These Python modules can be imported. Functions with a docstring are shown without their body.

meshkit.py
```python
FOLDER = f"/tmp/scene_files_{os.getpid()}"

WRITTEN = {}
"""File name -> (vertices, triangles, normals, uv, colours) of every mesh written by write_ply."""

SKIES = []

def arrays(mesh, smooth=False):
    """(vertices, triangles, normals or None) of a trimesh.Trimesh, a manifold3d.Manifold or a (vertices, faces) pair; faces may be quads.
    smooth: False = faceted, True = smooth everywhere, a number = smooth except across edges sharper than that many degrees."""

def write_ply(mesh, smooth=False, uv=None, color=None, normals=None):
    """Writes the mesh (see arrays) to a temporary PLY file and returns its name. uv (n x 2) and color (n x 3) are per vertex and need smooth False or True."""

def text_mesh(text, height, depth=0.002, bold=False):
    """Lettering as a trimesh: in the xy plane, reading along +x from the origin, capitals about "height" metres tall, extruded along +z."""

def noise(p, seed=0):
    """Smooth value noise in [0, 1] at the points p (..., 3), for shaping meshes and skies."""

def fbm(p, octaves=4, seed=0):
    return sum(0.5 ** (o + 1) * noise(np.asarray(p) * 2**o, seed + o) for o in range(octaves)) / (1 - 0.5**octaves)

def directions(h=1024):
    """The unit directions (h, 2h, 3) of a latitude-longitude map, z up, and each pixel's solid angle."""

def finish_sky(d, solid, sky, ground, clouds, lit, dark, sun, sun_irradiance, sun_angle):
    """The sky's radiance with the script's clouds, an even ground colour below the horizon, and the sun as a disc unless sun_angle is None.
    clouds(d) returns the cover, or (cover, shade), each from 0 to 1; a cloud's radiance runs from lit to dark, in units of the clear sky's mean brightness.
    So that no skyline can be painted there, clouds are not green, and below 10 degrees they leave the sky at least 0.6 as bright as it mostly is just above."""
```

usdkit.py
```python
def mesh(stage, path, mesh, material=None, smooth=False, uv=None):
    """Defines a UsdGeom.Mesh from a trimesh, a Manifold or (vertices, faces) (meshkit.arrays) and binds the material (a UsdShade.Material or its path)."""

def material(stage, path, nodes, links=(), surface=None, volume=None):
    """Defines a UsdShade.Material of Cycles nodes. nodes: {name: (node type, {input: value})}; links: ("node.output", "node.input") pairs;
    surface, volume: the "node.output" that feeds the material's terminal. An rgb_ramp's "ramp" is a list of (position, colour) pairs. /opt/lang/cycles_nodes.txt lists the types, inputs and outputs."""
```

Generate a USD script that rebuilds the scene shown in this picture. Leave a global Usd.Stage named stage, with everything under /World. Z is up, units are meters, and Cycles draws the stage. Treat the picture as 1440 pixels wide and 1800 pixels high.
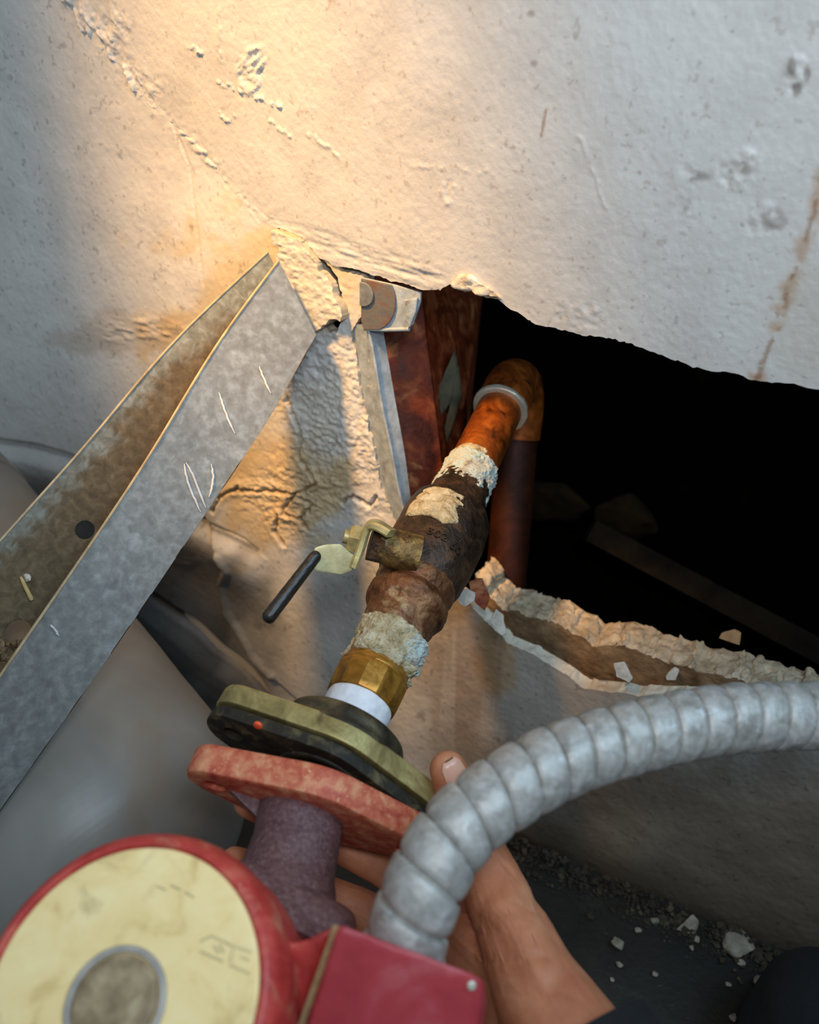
import math, random, numpy as np, trimesh, usdkit
from meshkit import noise, fbm, text_mesh
from manifold3d import Manifold, Mesh as MMesh, OpType
from pxr import Usd, UsdGeom, UsdLux, UsdShade, Gf, Sdf, Vt
from shapely import contains_xy, box as sbox
from shapely.geometry import Polygon, Point, MultiPoint
from shapely.ops import unary_union
from scipy.spatial import Delaunay

random.seed(5)
RNG = np.random.default_rng(5)
stage = Usd.Stage.CreateInMemory()
UsdGeom.SetStageUpAxis(stage, 'Z')
UsdGeom.SetStageMetersPerUnit(stage, 1.0)
UsdGeom.Xform.Define(stage, '/World')

# ------------------------------------------------------------------ camera, sky, lamps, exposure
FPX, PITCH, CAM_Z = 1440.0, math.radians(30), 0.65
EXPOSURE, FSTOP, FOCUS = 0.0, 7.0, 0.53
C = np.array([0, 0, CAM_Z])
RX, UP, FW = np.array([1., 0, 0]), np.array([0, math.sin(PITCH), math.cos(PITCH)]), np.array([0, math.cos(PITCH), -math.sin(PITCH)])


def P(px, py, d):
    """The world point that the photograph's pixel shows at depth d (metres along the view axis)."""
    return C + d * ((px - 720) / FPX * RX + (900 - py) / FPX * UP + FW)


def V(x, y, z):
    """A direction given as right, up, towards the viewer."""
    return x * RX + y * UP - z * FW


def proj(p):
    q = np.asarray(p) - C
    d = np.maximum(q @ FW, 1e-4)
    return np.stack([720 + FPX * (q @ RX) / d, 900 - FPX * (q @ UP) / d], -1)


cam = UsdGeom.Camera.Define(stage, '/World/Camera')
cam.CreateHorizontalApertureAttr(36.0)
cam.CreateVerticalApertureAttr(45.0)
cam.CreateFocalLengthAttr(36.0)
cam.CreateFStopAttr(FSTOP)
cam.CreateFocusDistanceAttr(FOCUS)
cam.CreateExposureAttr(EXPOSURE)
cam.CreateClippingRangeAttr(Gf.Vec2f(0.01, 100))
UsdGeom.Xformable(cam).AddTransformOp().Set(Gf.Matrix4d(*[float(x) for x in (*RX, 0, *UP, 0, *(-FW), 0, *C, 1)]))


def unit(v):
    v = np.asarray(v, float)
    return v / np.linalg.norm(v)


def aim(x, at, to):
    z = unit(np.asarray(at) - np.asarray(to))
    r = unit(np.cross([0, 0, 1], z))
    u = np.cross(z, r)
    UsdGeom.Xformable(x).AddTransformOp().Set(Gf.Matrix4d(*[float(k) for k in (*r, 0, *u, 0, *z, 0, *at, 1)]))


def spot(name, at, to, radius, power, color, cone, soft):
    l = UsdLux.SphereLight.Define(stage, '/World/' + name)
    l.CreateRadiusAttr(radius); l.CreateIntensityAttr(power); l.CreateColorAttr(Gf.Vec3f(*color)); l.CreateNormalizeAttr(True)
    s = UsdLux.ShapingAPI.Apply(l.GetPrim())
    s.CreateShapingConeAngleAttr(cone); s.CreateShapingConeSoftnessAttr(soft)
    aim(l, at, to)


def area(name, at, to, w, h, power, color):
    l = UsdLux.RectLight.Define(stage, '/World/' + name)
    l.CreateWidthAttr(w); l.CreateHeightAttr(h); l.CreateIntensityAttr(power); l.CreateColorAttr(Gf.Vec3f(*color)); l.CreateNormalizeAttr(True)
    aim(l, at, to)


dome = UsdLux.DomeLight.Define(stage, '/World/RoomAir')
dome.CreateIntensityAttr(0.11); dome.CreateColorAttr(Gf.Vec3f(0.72, 0.87, 1.0))
# a warm low beam from high on the left, and cool daylight from a window above the viewer's right shoulder
spot('WarmBeam', C + V(-0.5, 0.75, 0.25), P(560, 520, 0.62), 0.075, 38.0, (1.0, 0.55, 0.17), 12.4, 0.85)
area('WindowLight', C + V(0.50, 0.50, 0.22), P(1050, -150, 0.42), 0.45, 0.45, 2.6, (0.46, 0.74, 1.0))
area('AddedFill', C + V(0.02, 0.10, 0.10), P(800, -380, 0.5), 0.12, 0.12, 0.60, (0.86, 0.92, 1.0))  # added unseen fill panel near the camera, brightens the sloping board and foreground

# ------------------------------------------------------------------ materials
def srgb(r, g, b):
    return tuple(((c / 255 + 0.055) / 1.055) ** 2.4 if c > 10 else c / 255 / 12.92 for c in (r, g, b))


def mat(name, ramp, scale=60, detail=6, distort=0.4, over=(), rough=0.6, rough2=None, metal=0.0, bump=0.3, bscale=300, bdist=0.001, col=False, stretch=None, coat=0, sss=0, bdetail=5, spec=0.5):
    """ramp: [(position, sRGB)]; over: [(sRGB, scale, lo, hi, amount)] laid on by noise between lo and hi."""
    n = {'g': ('geometry', {}), 'p': ('principled_bsdf', {'metallic': metal, 'roughness': rough, 'coat_weight': coat, 'specular_ior_level': spec})}
    L = []
    src = 'g.position'
    if stretch is not None:
        n['map'] = ('mapping', {'mapping_type': 'point', 'rotation': stretch[0], 'scale': stretch[1]})
        L.append((src, 'map.vector')); src = 'map.vector'
    n['n'] = ('noise_texture', {'scale': scale, 'detail': detail, 'roughness': 0.6, 'distortion': distort})
    n['r'] = ('rgb_ramp', {'ramp': [(p, srgb(*c)) for p, c in ramp]})
    L += [(src, 'n.vector'), ('n.fac', 'r.fac')]
    cur = 'r.color'
    for i, (c, s, lo, hi, amt) in enumerate(over):
        n[f'on{i}'] = ('noise_texture', {'scale': s, 'detail': 5, 'roughness': 0.62, 'distortion': 0.6})
        n[f'om{i}'] = ('map_range', {'from_min': lo, 'from_max': hi, 'to_min': 0.0, 'to_max': amt, 'clamp': True})
        n[f'ox{i}'] = ('mix', {'mix_type': 'mix', 'color2': srgb(*c)})
        L += [('g.position', f'on{i}.vector'), (f'on{i}.fac', f'om{i}.value'), (f'om{i}.result', f'ox{i}.fac'), (cur, f'ox{i}.color1')]
        cur = f'ox{i}.color'
    if col:
        n['a'] = ('attribute', {'attribute': 'tint'})
        n['am'] = ('mix', {'mix_type': 'multiply', 'fac': 1.0})
        L += [(cur, 'am.color1'), ('a.color', 'am.color2')]
        cur = 'am.color'
    L.append((cur, 'p.base_color'))
    if rough2 is not None:
        n['rm'] = ('map_range', {'from_min': 0.3, 'from_max': 0.7, 'to_min': rough, 'to_max': rough2, 'clamp': True})
        L += [('n.fac', 'rm.value'), ('rm.result', 'p.roughness')]
    if bump:
        n['bn'] = ('noise_texture', {'scale': bscale, 'detail': bdetail, 'roughness': 0.6})
        n['b'] = ('bump', {'strength': bump, 'distance': bdist})
        L += [('g.position', 'bn.vector'), ('bn.fac', 'b.height'), ('b.normal', 'p.normal')]
    if sss:
        n['p'][1].update({'subsurface_weight': sss, 'subsurface_scale': 0.004, 'subsurface_radius': (1, 0.35, 0.2)})
    return usdkit.material(stage, '/World/Looks/' + name, n, L, surface='p.BSDF')


M = {}
M['plaster'] = mat('painted_plaster', [(0.25, (190, 186, 180)), (0.5, (206, 202, 195)), (0.75, (214, 211, 204))], 14, 7, over=[((176, 166, 152), 36, 0.6, 0.78, 0.35), ((120, 110, 100), 420, 0.74, 0.79, 0.4)], rough=0.55, bump=0.35, bscale=260, bdist=0.0012, col=True)
M['plaster_core'] = mat('broken_plaster', [(0.3, (150, 134, 112)), (0.5, (196, 182, 160)), (0.7, (222, 212, 194))], 60, 7, rough=0.9, bump=0.6, bscale=220, bdist=0.0025, col=True)
M['cavity'] = mat('shade_black_boards', [(0.3, (4, 3, 2)), (0.7, (9, 7, 5))], 30, rough=1.0, bump=0, spec=0.0)  # base colour near black, holds the shade of the cavity
M['floor'] = mat('grimy_floor', [(0.3, (26, 23, 18)), (0.55, (40, 36, 30)), (0.75, (56, 51, 43))], 9, 7, over=[((112, 102, 86), 120, 0.66, 0.75, 0.7)], rough=0.7, bump=0.5, bscale=160, bdist=0.002)
M['galv'] = mat('dusty_galvanized_steel', [(0.3, (110, 110, 106)), (0.5, (128, 129, 125)), (0.72, (154, 155, 151))], 150, 8, 0.25, over=[((176, 180, 181), 75, 0.6, 0.75, 0.5), ((92, 92, 90), 24, 0.58, 0.72, 0.5)], rough=0.6, rough2=0.5, metal=0.25, bump=0.12, bscale=500, bdist=0.0006)
M['galv_dirt'] = mat('brown_dusted_steel', [(0.3, (74, 60, 40)), (0.5, (94, 78, 54)), (0.7, (114, 97, 72))], 160, 8, 0.5, over=[((60, 50, 36), 500, 0.62, 0.72, 0.6), ((160, 146, 118), 620, 0.66, 0.74, 0.6)], rough=0.85, bump=0.3, bscale=700, bdist=0.0006, col=True)
M['edge'] = mat('worn_sheet_edge', [(0.3, (150, 128, 96)), (0.7, (196, 176, 140))], 80, rough=0.6, metal=0.3, bump=0)
M['bead'] = mat('galvanized_bead', [(0.3, (140, 150, 156)), (0.6, (176, 186, 192)), (0.8, (200, 206, 208))], 120, 7, over=[((120, 92, 52), 46, 0.6, 0.7, 0.8), ((216, 208, 196), 150, 0.62, 0.7, 0.7)], rough=0.55, metal=0.2, bump=0.3, bscale=500)
M['rust_disc'] = mat('rusted_disc', [(0.3, (88, 94, 98)), (0.5, (116, 112, 106)), (0.7, (126, 84, 56))], 60, 7, over=[((140, 66, 34), 42, 0.54, 0.66, 0.75)], rough=0.6, metal=0.3, bump=0.4)
M['wood'] = mat('wet_red_brown_wood', [(0.3, (66, 24, 10)), (0.5, (118, 48, 22)), (0.7, (168, 90, 48))], 44, 8, 1.0, over=[((186, 122, 76), 26, 0.58, 0.66, 0.75), ((46, 16, 8), 60, 0.6, 0.7, 0.8)], rough=0.4, rough2=0.65, bump=0.4, bscale=260, bdist=0.0015, spec=0.25)
M['wood_dark'] = mat('dark_board', [(0.3, (22, 16, 10)), (0.7, (40, 30, 20))], 40, rough=1.0, bump=0.4, spec=0.1)
M['old_copper'] = mat('oxidised_copper', [(0.25, (74, 34, 12)), (0.45, (142, 70, 22)), (0.6, (176, 92, 30)), (0.8, (200, 124, 52))], 46, 7, 1.2, over=[((52, 30, 18), 62, 0.56, 0.68, 0.9), ((216, 196, 150), 150, 0.68, 0.74, 0.6)], rough=0.34, rough2=0.55, metal=0.55, bump=0.25, bscale=340)
M['dull_copper'] = mat('dull_red_copper', [(0.3, (44, 19, 10)), (0.6, (68, 31, 17)), (0.8, (96, 50, 30))], 50, 7, 1.0, rough=0.5, metal=0.4, bump=0.2)
M['solder'] = mat('solder', [(0.3, (190, 180, 160)), (0.7, (226, 218, 200))], 90, rough=0.35, metal=0.5, bump=0.3)
M['bronze'] = mat('blackened_bronze', [(0.3, (34, 27, 20)), (0.5, (58, 44, 32)), (0.7, (98, 68, 44))], 70, 8, 0.8, over=[((122, 84, 52), 45, 0.6, 0.72, 0.6), ((150, 144, 132), 420, 0.66, 0.74, 0.5), ((22, 18, 15), 60, 0.56, 0.68, 0.7)], rough=0.28, rough2=0.55, metal=0.45, bump=0.7, bscale=380, bdist=0.0014)
M['bronze_brown'] = mat('brown_bronze', [(0.3, (66, 40, 24)), (0.5, (112, 72, 44)), (0.72, (150, 112, 76))], 60, 8, 0.9, over=[((186, 164, 124), 75, 0.58, 0.70, 0.6), ((46, 28, 20), 55, 0.55, 0.68, 0.75), ((196, 180, 150), 380, 0.66, 0.74, 0.5)], rough=0.3, rough2=0.55, metal=0.45, bump=0.7, bscale=360, bdist=0.0014)
M['bronze_gold'] = mat('olive_gold_bronze', [(0.3, (58, 44, 24)), (0.5, (112, 88, 48)), (0.7, (166, 138, 82))], 90, 7, 0.8, over=[((52, 36, 22), 70, 0.56, 0.68, 0.7), ((214, 190, 130), 300, 0.64, 0.72, 0.6)], rough=0.3, rough2=0.5, metal=0.5, bump=0.7, bscale=400, bdist=0.0014)
M['crust'] = mat('mineral_crust', [(0.25, (120, 96, 60)), (0.42, (196, 176, 132)), (0.6, (226, 212, 178)), (0.8, (238, 230, 208))], 120, 8, 0.6, over=[((150, 108, 56), 110, 0.56, 0.68, 0.8), ((70, 56, 40), 260, 0.64, 0.72, 0.7)], rough=0.85, bump=1.0, bscale=600, bdist=0.003)
M['crust_blue'] = mat('pale_blue_green_crust', [(0.28, (120, 110, 92)), (0.45, (190, 188, 174)), (0.6, (170, 192, 190)), (0.8, (226, 224, 210))], 110, 8, 0.8, rough=0.9, bump=0.9, bscale=380, bdist=0.002)
M['brass'] = mat('flux_stained_brass', [(0.3, (122, 78, 24)), (0.5, (168, 116, 40)), (0.7, (198, 150, 70))], 70, 7, 1.0, over=[((128, 112, 70), 60, 0.58, 0.7, 0.7)], rough=0.3, rough2=0.5, metal=0.6, bump=0.25)
M['flange_brass'] = mat('tarnished_brass', [(0.3, (112, 98, 58)), (0.5, (158, 140, 88)), (0.7, (190, 174, 116))], 55, 7, 1.0, over=[((186, 172, 112), 45, 0.58, 0.7, 0.6), ((70, 64, 42), 60, 0.6, 0.72, 0.7)], rough=0.4, rough2=0.6, metal=0.55, bump=0.3, bscale=420)
M['hub_dark'] = mat('dark_tarnished_brass', [(0.3, (44, 42, 34)), (0.5, (78, 70, 52)), (0.72, (120, 106, 72))], 60, 7, 1.0, over=[((110, 128, 126), 70, 0.64, 0.72, 0.6)], rough=0.4, rough2=0.6, metal=0.5, bump=0.4, bscale=320)
M['tape'] = mat('white_thread_tape', [(0.3, (214, 212, 214)), (0.7, (238, 237, 238))], 200, rough=0.5, bump=0.3, bscale=500, bdist=0.0006)
M['rubber'] = mat('black_rubber', [(0.3, (26, 24, 19)), (0.55, (44, 40, 31)), (0.72, (82, 72, 50))], 60, 7, 1.0, over=[((112, 98, 64), 80, 0.54, 0.68, 0.7)], rough=0.6, bump=0.5, spec=0.3)
M['orange'] = mat('orange_mark', [(0.3, (236, 84, 40)), (0.7, (246, 104, 56))], 200, rough=0.6, bump=0)
M['red'] = mat('scuffed_red_paint', [(0.3, (152, 36, 34)), (0.5, (186, 60, 52)), (0.72, (208, 108, 86))], 40, 8, 0.8, over=[((206, 140, 110), 46, 0.58, 0.7, 0.6), ((228, 202, 140), 420, 0.68, 0.74, 0.8)], rough=0.36, rough2=0.55, bump=0.35, bscale=500, bdist=0.0008)
M['red_dusty'] = mat('dusty_salmon_red_paint', [(0.3, (160, 48, 38)), (0.5, (196, 100, 70)), (0.7, (222, 160, 116))], 120, 8, 0.4, over=[((168, 30, 30), 22, 0.55, 0.62, 0.9), ((244, 214, 146), 650, 0.62, 0.70, 0.8)], rough=0.6, bump=0.4, bscale=700, bdist=0.0008)
M['maroon'] = mat('dusty_maroon_casting', [(0.3, (80, 48, 50)), (0.5, (100, 68, 68)), (0.72, (124, 94, 92))], 420, 8, 0.2, over=[((186, 168, 158), 900, 0.62, 0.72, 0.8), ((104, 26, 30), 24, 0.62, 0.66, 0.85)], rough=0.6, bump=0.5, bscale=600, bdist=0.001)
M['red_box'] = mat('matte_crimson_plastic', [(0.3, (154, 40, 46)), (0.55, (172, 54, 60)), (0.75, (186, 92, 92))], 30, 6, 0.6, over=[((196, 150, 140), 90, 0.68, 0.78, 0.6)], rough=0.5, bump=0.15)
M['cream'] = mat('cream_label', [(0.25, (210, 172, 108)), (0.42, (244, 212, 146)), (0.65, (252, 225, 164))], 50, 7, 0.8, over=[((186, 156, 104), 42, 0.58, 0.72, 0.6)], rough=0.5, bump=0.15)
M['cream_dark'] = mat('cream_relief', [(0.3, (196, 174, 126)), (0.7, (220, 200, 150))], 90, rough=0.6, bump=0.1)
M['plug'] = mat('brown_grey_plug', [(0.3, (112, 92, 66)), (0.5, (150, 128, 96)), (0.7, (186, 166, 128))], 110, 7, rough=0.6, bump=0.5)
M['plug_ring'] = mat('grey_ring', [(0.3, (140, 134, 126)), (0.7, (176, 168, 156))], 80, rough=0.5, bump=0.2)
M['tan'] = mat('tan_gasket', [(0.3, (126, 92, 60)), (0.7, (176, 140, 96))], 90, rough=0.8, bump=0.2)
M['conduit'] = mat('dull_galvanized_conduit', [(0.3, (142, 137, 129)), (0.5, (166, 161, 153)), (0.72, (190, 186, 180))], 170, 7, 0.3, over=[((112, 106, 98), 80, 0.55, 0.70, 0.7), ((222, 224, 226), 140, 0.62, 0.74, 0.5)], rough=0.42, rough2=0.6, metal=0.3, bump=0.25, bscale=400, bdist=0.0008)
M['skin'] = mat('skin', [(0.3, (172, 102, 70)), (0.55, (194, 124, 88)), (0.75, (208, 144, 108))], 38, 6, 0.3, over=[((176, 84, 66), 26, 0.56, 0.72, 0.4)], rough=0.56, bump=0.4, bscale=620, bdist=0.0007, sss=0.1, spec=0.35)
M['nail'] = mat('nail', [(0.3, (206, 150, 124)), (0.7, (220, 170, 144))], 60, rough=0.3, bump=0.05)
M['grime'] = mat('nail_grime', [(0.3, (92, 58, 40)), (0.7, (122, 84, 56))], 200, rough=0.8, bump=0)
M['black_cloth'] = mat('black_cloth', [(0.3, (9, 9, 11)), (0.7, (18, 18, 20))], 200, rough=0.9, bump=0.4, bscale=900)
M['tank'] = mat('dull_off_white_plastic', [(0.3, (118, 114, 106)), (0.55, (136, 131, 122)), (0.75, (150, 146, 138))], 6, 5, 0.8, over=[((136, 112, 84), 9, 0.56, 0.7, 0.5)], rough=0.42, bump=0.05)  # brown mottling stands for reflections, the darkened base for weak light
M['lever'] = mat('yellow_zinc_steel', [(0.3, (168, 156, 104)), (0.6, (204, 194, 140)), (0.8, (226, 218, 170))], 90, 6, rough=0.3, rough2=0.45, metal=0.6, bump=0.15)
M['lever_grey'] = mat('grey_zinc_steel', [(0.3, (142, 136, 98)), (0.7, (176, 170, 128))], 90, 6, rough=0.42, metal=0.45, bump=0.1)
M['grip'] = mat('black_vinyl', [(0.3, (18, 17, 16)), (0.62, (36, 33, 30)), (0.8, (92, 80, 62))], 160, 6, rough=0.4, bump=0.3)
M['chip'] = mat('plaster_chip', [(0.3, (150, 140, 126)), (0.5, (184, 174, 160)), (0.7, (210, 202, 190))], 120, 6, rough=0.95, bump=0.5)
M['stone'] = mat('pale_rubble', [(0.3, (120, 110, 94)), (0.7, (178, 168, 150))], 120, 6, rough=0.95, bump=0.5)
M['straw'] = mat('pale_straw_wood', [(0.3, (176, 146, 92)), (0.7, (206, 178, 120))], 120, rough=0.8, bump=0.2)

# ------------------------------------------------------------------ objects
USED = {}


def numbered(path):
    k = USED.get(path, -1) + 1
    USED[path] = k
    return path if k == 0 else f'{path}_{k:03d}'


def path_of(parent):
    return '/World' if parent is None else str(parent.GetPath())


def obj(name, mesh, material, parent=None, smooth=35, tint=None, label=None, kind=None):
    p = numbered(path_of(parent) + '/' + name)
    m = usdkit.mesh(stage, p, mesh, M[material] if isinstance(material, str) else material, smooth=True if tint is not None else smooth)
    if tint is not None:
        UsdGeom.PrimvarsAPI(m).CreatePrimvar('tint', Sdf.ValueTypeNames.Color3fArray, 'vertex').Set(Vt.Vec3fArray.FromNumpy(np.asarray(tint, np.float32)))
    if label:
        m.GetPrim().SetCustomDataByKey('label', label)
    if kind:
        m.GetPrim().SetCustomDataByKey('kind', kind)
    return m.GetPrim()


def tag(prim, label, cat, group=None, kind=None):
    prim.SetCustomDataByKey('label', label); prim.SetCustomDataByKey('category', cat)
    if group: prim.SetCustomDataByKey('group', group)
    if kind: prim.SetCustomDataByKey('kind', kind)
    return prim


def thing(name, label, cat, group=None):
    return tag(UsdGeom.Xform.Define(stage, numbered('/World/' + name)).GetPrim(), label, cat, group)


def struct(prim, label=None):
    prim.SetCustomDataByKey('kind', 'structure')
    if label: prim.SetCustomDataByKey('label', label)
    return prim


# ------------------------------------------------------------------ shape helpers
def frames(pts, ref=None):
    pts = np.asarray(pts, float)
    t = np.gradient(pts, axis=0); t /= np.linalg.norm(t, axis=1, keepdims=True)
    u = np.zeros_like(t)
    r = np.array(ref if ref is not None else ([0, 0, 1] if abs(t[0, 2]) < 0.9 else [1, 0, 0]), float)
    for i in range(len(t)):
        r = r - t[i] * (r @ t[i]); r /= np.linalg.norm(r); u[i] = r
    return t, u, np.cross(t, u)


def spline(ctrl, n):
    from scipy.interpolate import CubicSpline
    c = np.asarray(ctrl, float)
    s = np.r_[0, np.cumsum(np.linalg.norm(np.diff(c[:, :3], axis=0), axis=1))]
    return CubicSpline(s, c, bc_type='natural')(np.linspace(0, s[-1], n))


def grid_faces(n, m, close=True):
    i, j = np.meshgrid(np.arange(n - 1), np.arange(m if close else m - 1), indexing='ij')
    a, b = i * m + j, i * m + (j + 1) % m
    return np.concatenate([np.stack([a, b, b + m], -1).reshape(-1, 3), np.stack([a, b + m, a + m], -1).reshape(-1, 3)])


def tube(pts, radius, n=32, caps=True, ref=None, shape=None, ellip=1.0):
    """A closed tube along pts; shape(i, angle) scales the radius."""
    pts = np.asarray(pts, float)
    r = np.broadcast_to(np.asarray(radius, float), len(pts))
    t, u, w = frames(pts, ref)
    a = np.linspace(0, 2 * np.pi, n, endpoint=False)
    rr = r[:, None] * (shape(np.arange(len(pts))[:, None], a[None]) if shape else np.ones((1, n)))
    v = pts[:, None] + rr[..., None] * (np.cos(a)[None, :, None] * u[:, None] + ellip * np.sin(a)[None, :, None] * w[:, None])
    v, f = v.reshape(-1, 3), grid_faces(len(pts), n)
    if caps:
        k = len(v); v = np.vstack([v, pts[0], pts[-1]])
        j = np.arange(n); e = (len(pts) - 1) * n
        f = np.vstack([f, np.stack([np.full(n, k), (j + 1) % n, j], 1), np.stack([np.full(n, k + 1), e + j, e + (j + 1) % n], 1)])
    return trimesh.Trimesh(v, f, process=False)


def lathe(origin, axis, profile, n=64, ref=None, wob=0.0, wobs=120, seed=0, ngon=None):
    """A solid of revolution: profile (t, r) along axis from origin."""
    pr = np.asarray(profile, float)
    axis = unit(axis); r = np.array(ref if ref is not None else V(0, 0, 1), float)
    u = unit(r - axis * (r @ axis)); w = np.cross(axis, u)
    a = np.linspace(0, 2 * np.pi, n, endpoint=False)
    k = np.ones(n) if ngon is None else np.cos(np.pi / ngon) / np.cos((a + np.pi / ngon) % (2 * np.pi / ngon) - np.pi / ngon)
    v = origin + pr[:, 0, None, None] * axis + (pr[:, 1, None] * k)[..., None] * (np.cos(a)[None, :, None] * u + np.sin(a)[None, :, None] * w)
    if wob:
        c = origin + pr[:, 0, None, None] * axis
        v = c + (v - c) * (1 + (wob * (fbm(v * wobs, 4, seed) - 0.5) / np.maximum(pr[:, 1, None], 1e-4)))[..., None]
    v, f = v.reshape(-1, 3), grid_faces(len(pr), n)
    kk = len(v); v = np.vstack([v, origin + pr[0, 0] * axis, origin + pr[-1, 0] * axis])
    j = np.arange(n); e = (len(pr) - 1) * n
    f = np.vstack([f, np.stack([np.full(n, kk), (j + 1) % n, j], 1), np.stack([np.full(n, kk + 1), e + j, e + (j + 1) % n], 1)])
    m = trimesh.Trimesh(v, f, process=False)
    return m


def rounded(profile, r=0.0015, n=4):
    """Rounds the corners of a (t, r) profile."""
    p = np.asarray(profile, float); out = [p[0]]
    for i in range(1, len(p) - 1):
        a, b = p[i - 1] - p[i], p[i + 1] - p[i]
        la, lb = np.linalg.norm(a), np.linalg.norm(b)
        k = min(r, la * 0.45, lb * 0.45)
        s, e = p[i] + a / la * k, p[i] + b / lb * k
        for q in np.linspace(0, 1, n):
            out.append((1 - q) ** 2 * s + 2 * q * (1 - q) * p[i] + q * q * e)
    out.append(p[-1])
    return dense(np.array(out), 0.0015)


def dense(p, step):
    out = [p[0]]
    for a, b in zip(p[:-1], p[1:]):
        k = max(1, int(np.ceil(np.linalg.norm(b - a) / step)))
        out += [a + (b - a) * q / k for q in range(1, k + 1)]
    return np.array(out)


def to_tri(man):
    m = man.to_mesh()
    return trimesh.Trimesh(m.vert_properties[:, :3], m.tri_verts, process=False)


def soften(man, edge=0.003, rounds=12, bumps=0.0, bs=200, seed=0):
    m = to_tri(man.refine_to_length(edge) if edge else man)
    m = trimesh.Trimesh(m.vertices, m.faces, process=True)
    if rounds:
        trimesh.smoothing.filter_taubin(m, lamb=0.5, nu=0.52, iterations=rounds)
    if bumps:
        m.vertices = m.vertices + m.vertex_normals * (bumps * (fbm(m.vertices * bs, 4, seed) - 0.5))[:, None]
    return m


def ball(c, r, n=20):
    return Manifold.sphere(float(r), n).translate([float(x) for x in c])


def hull_of(points):
    return Manifold.hull_points(np.asarray(points, np.float64))


def plate(outline, frame, t0, t1, r=0.0015, holes=()):
    """A rounded plate: a shapely outline in the frame (origin, x, y, z), from t0 to t1 along z, its edges rounded by r."""
    o, x, y, z = frame
    steps = [(t0, -r), (t0 + r * 0.3, -r * 0.3), (t0 + r, 0), (t1 - r, 0), (t1 - r * 0.3, -r * 0.3), (t1, -r)]
    parts = []
    g0 = outline.simplify(1e-5)
    rings = []
    n = 160
    for t, off in steps:
        g = g0.buffer(off, quad_segs=12)
        if g.geom_type != 'Polygon':
            g = max(g.geoms, key=lambda q: q.area)
        e = np.array([g.exterior.interpolate(k / n, normalized=True).coords[0] for k in range(n)])
        k = int(np.argmin(np.abs(np.arctan2(*(e - np.array(outline.centroid.coords[0])).T[::-1]))))
        e = np.roll(e, -k, axis=0)
        if Polygon(e).exterior.is_ccw is False:
            e = e[::-1]
        rings.append(np.c_[e, np.full(n, t)])
    v = np.vstack(rings); f = grid_faces(len(rings), n)
    from trimesh.creation import triangulate_polygon
    def cap(ring, base, flip):
        c = len(extra) + len(v)
        extra.append(np.r_[np.array(Polygon(ring[:, :2]).representative_point().coords[0]), ring[0, 2]])
        j = np.arange(n)
        tri = np.stack([np.full(n, c), base + j, base + (j + 1) % n], 1)
        return tri[:, ::-1] if flip else tri
    extra = []
    f = np.vstack([f, cap(rings[0], 0, True), cap(rings[-1], (len(rings) - 1) * n, False)])
    v = np.vstack([v, extra])
    w = o + v[:, :1] * x + v[:, 1:2] * y + v[:, 2:] * z
    return trimesh.Trimesh(w, f, process=False)


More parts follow.
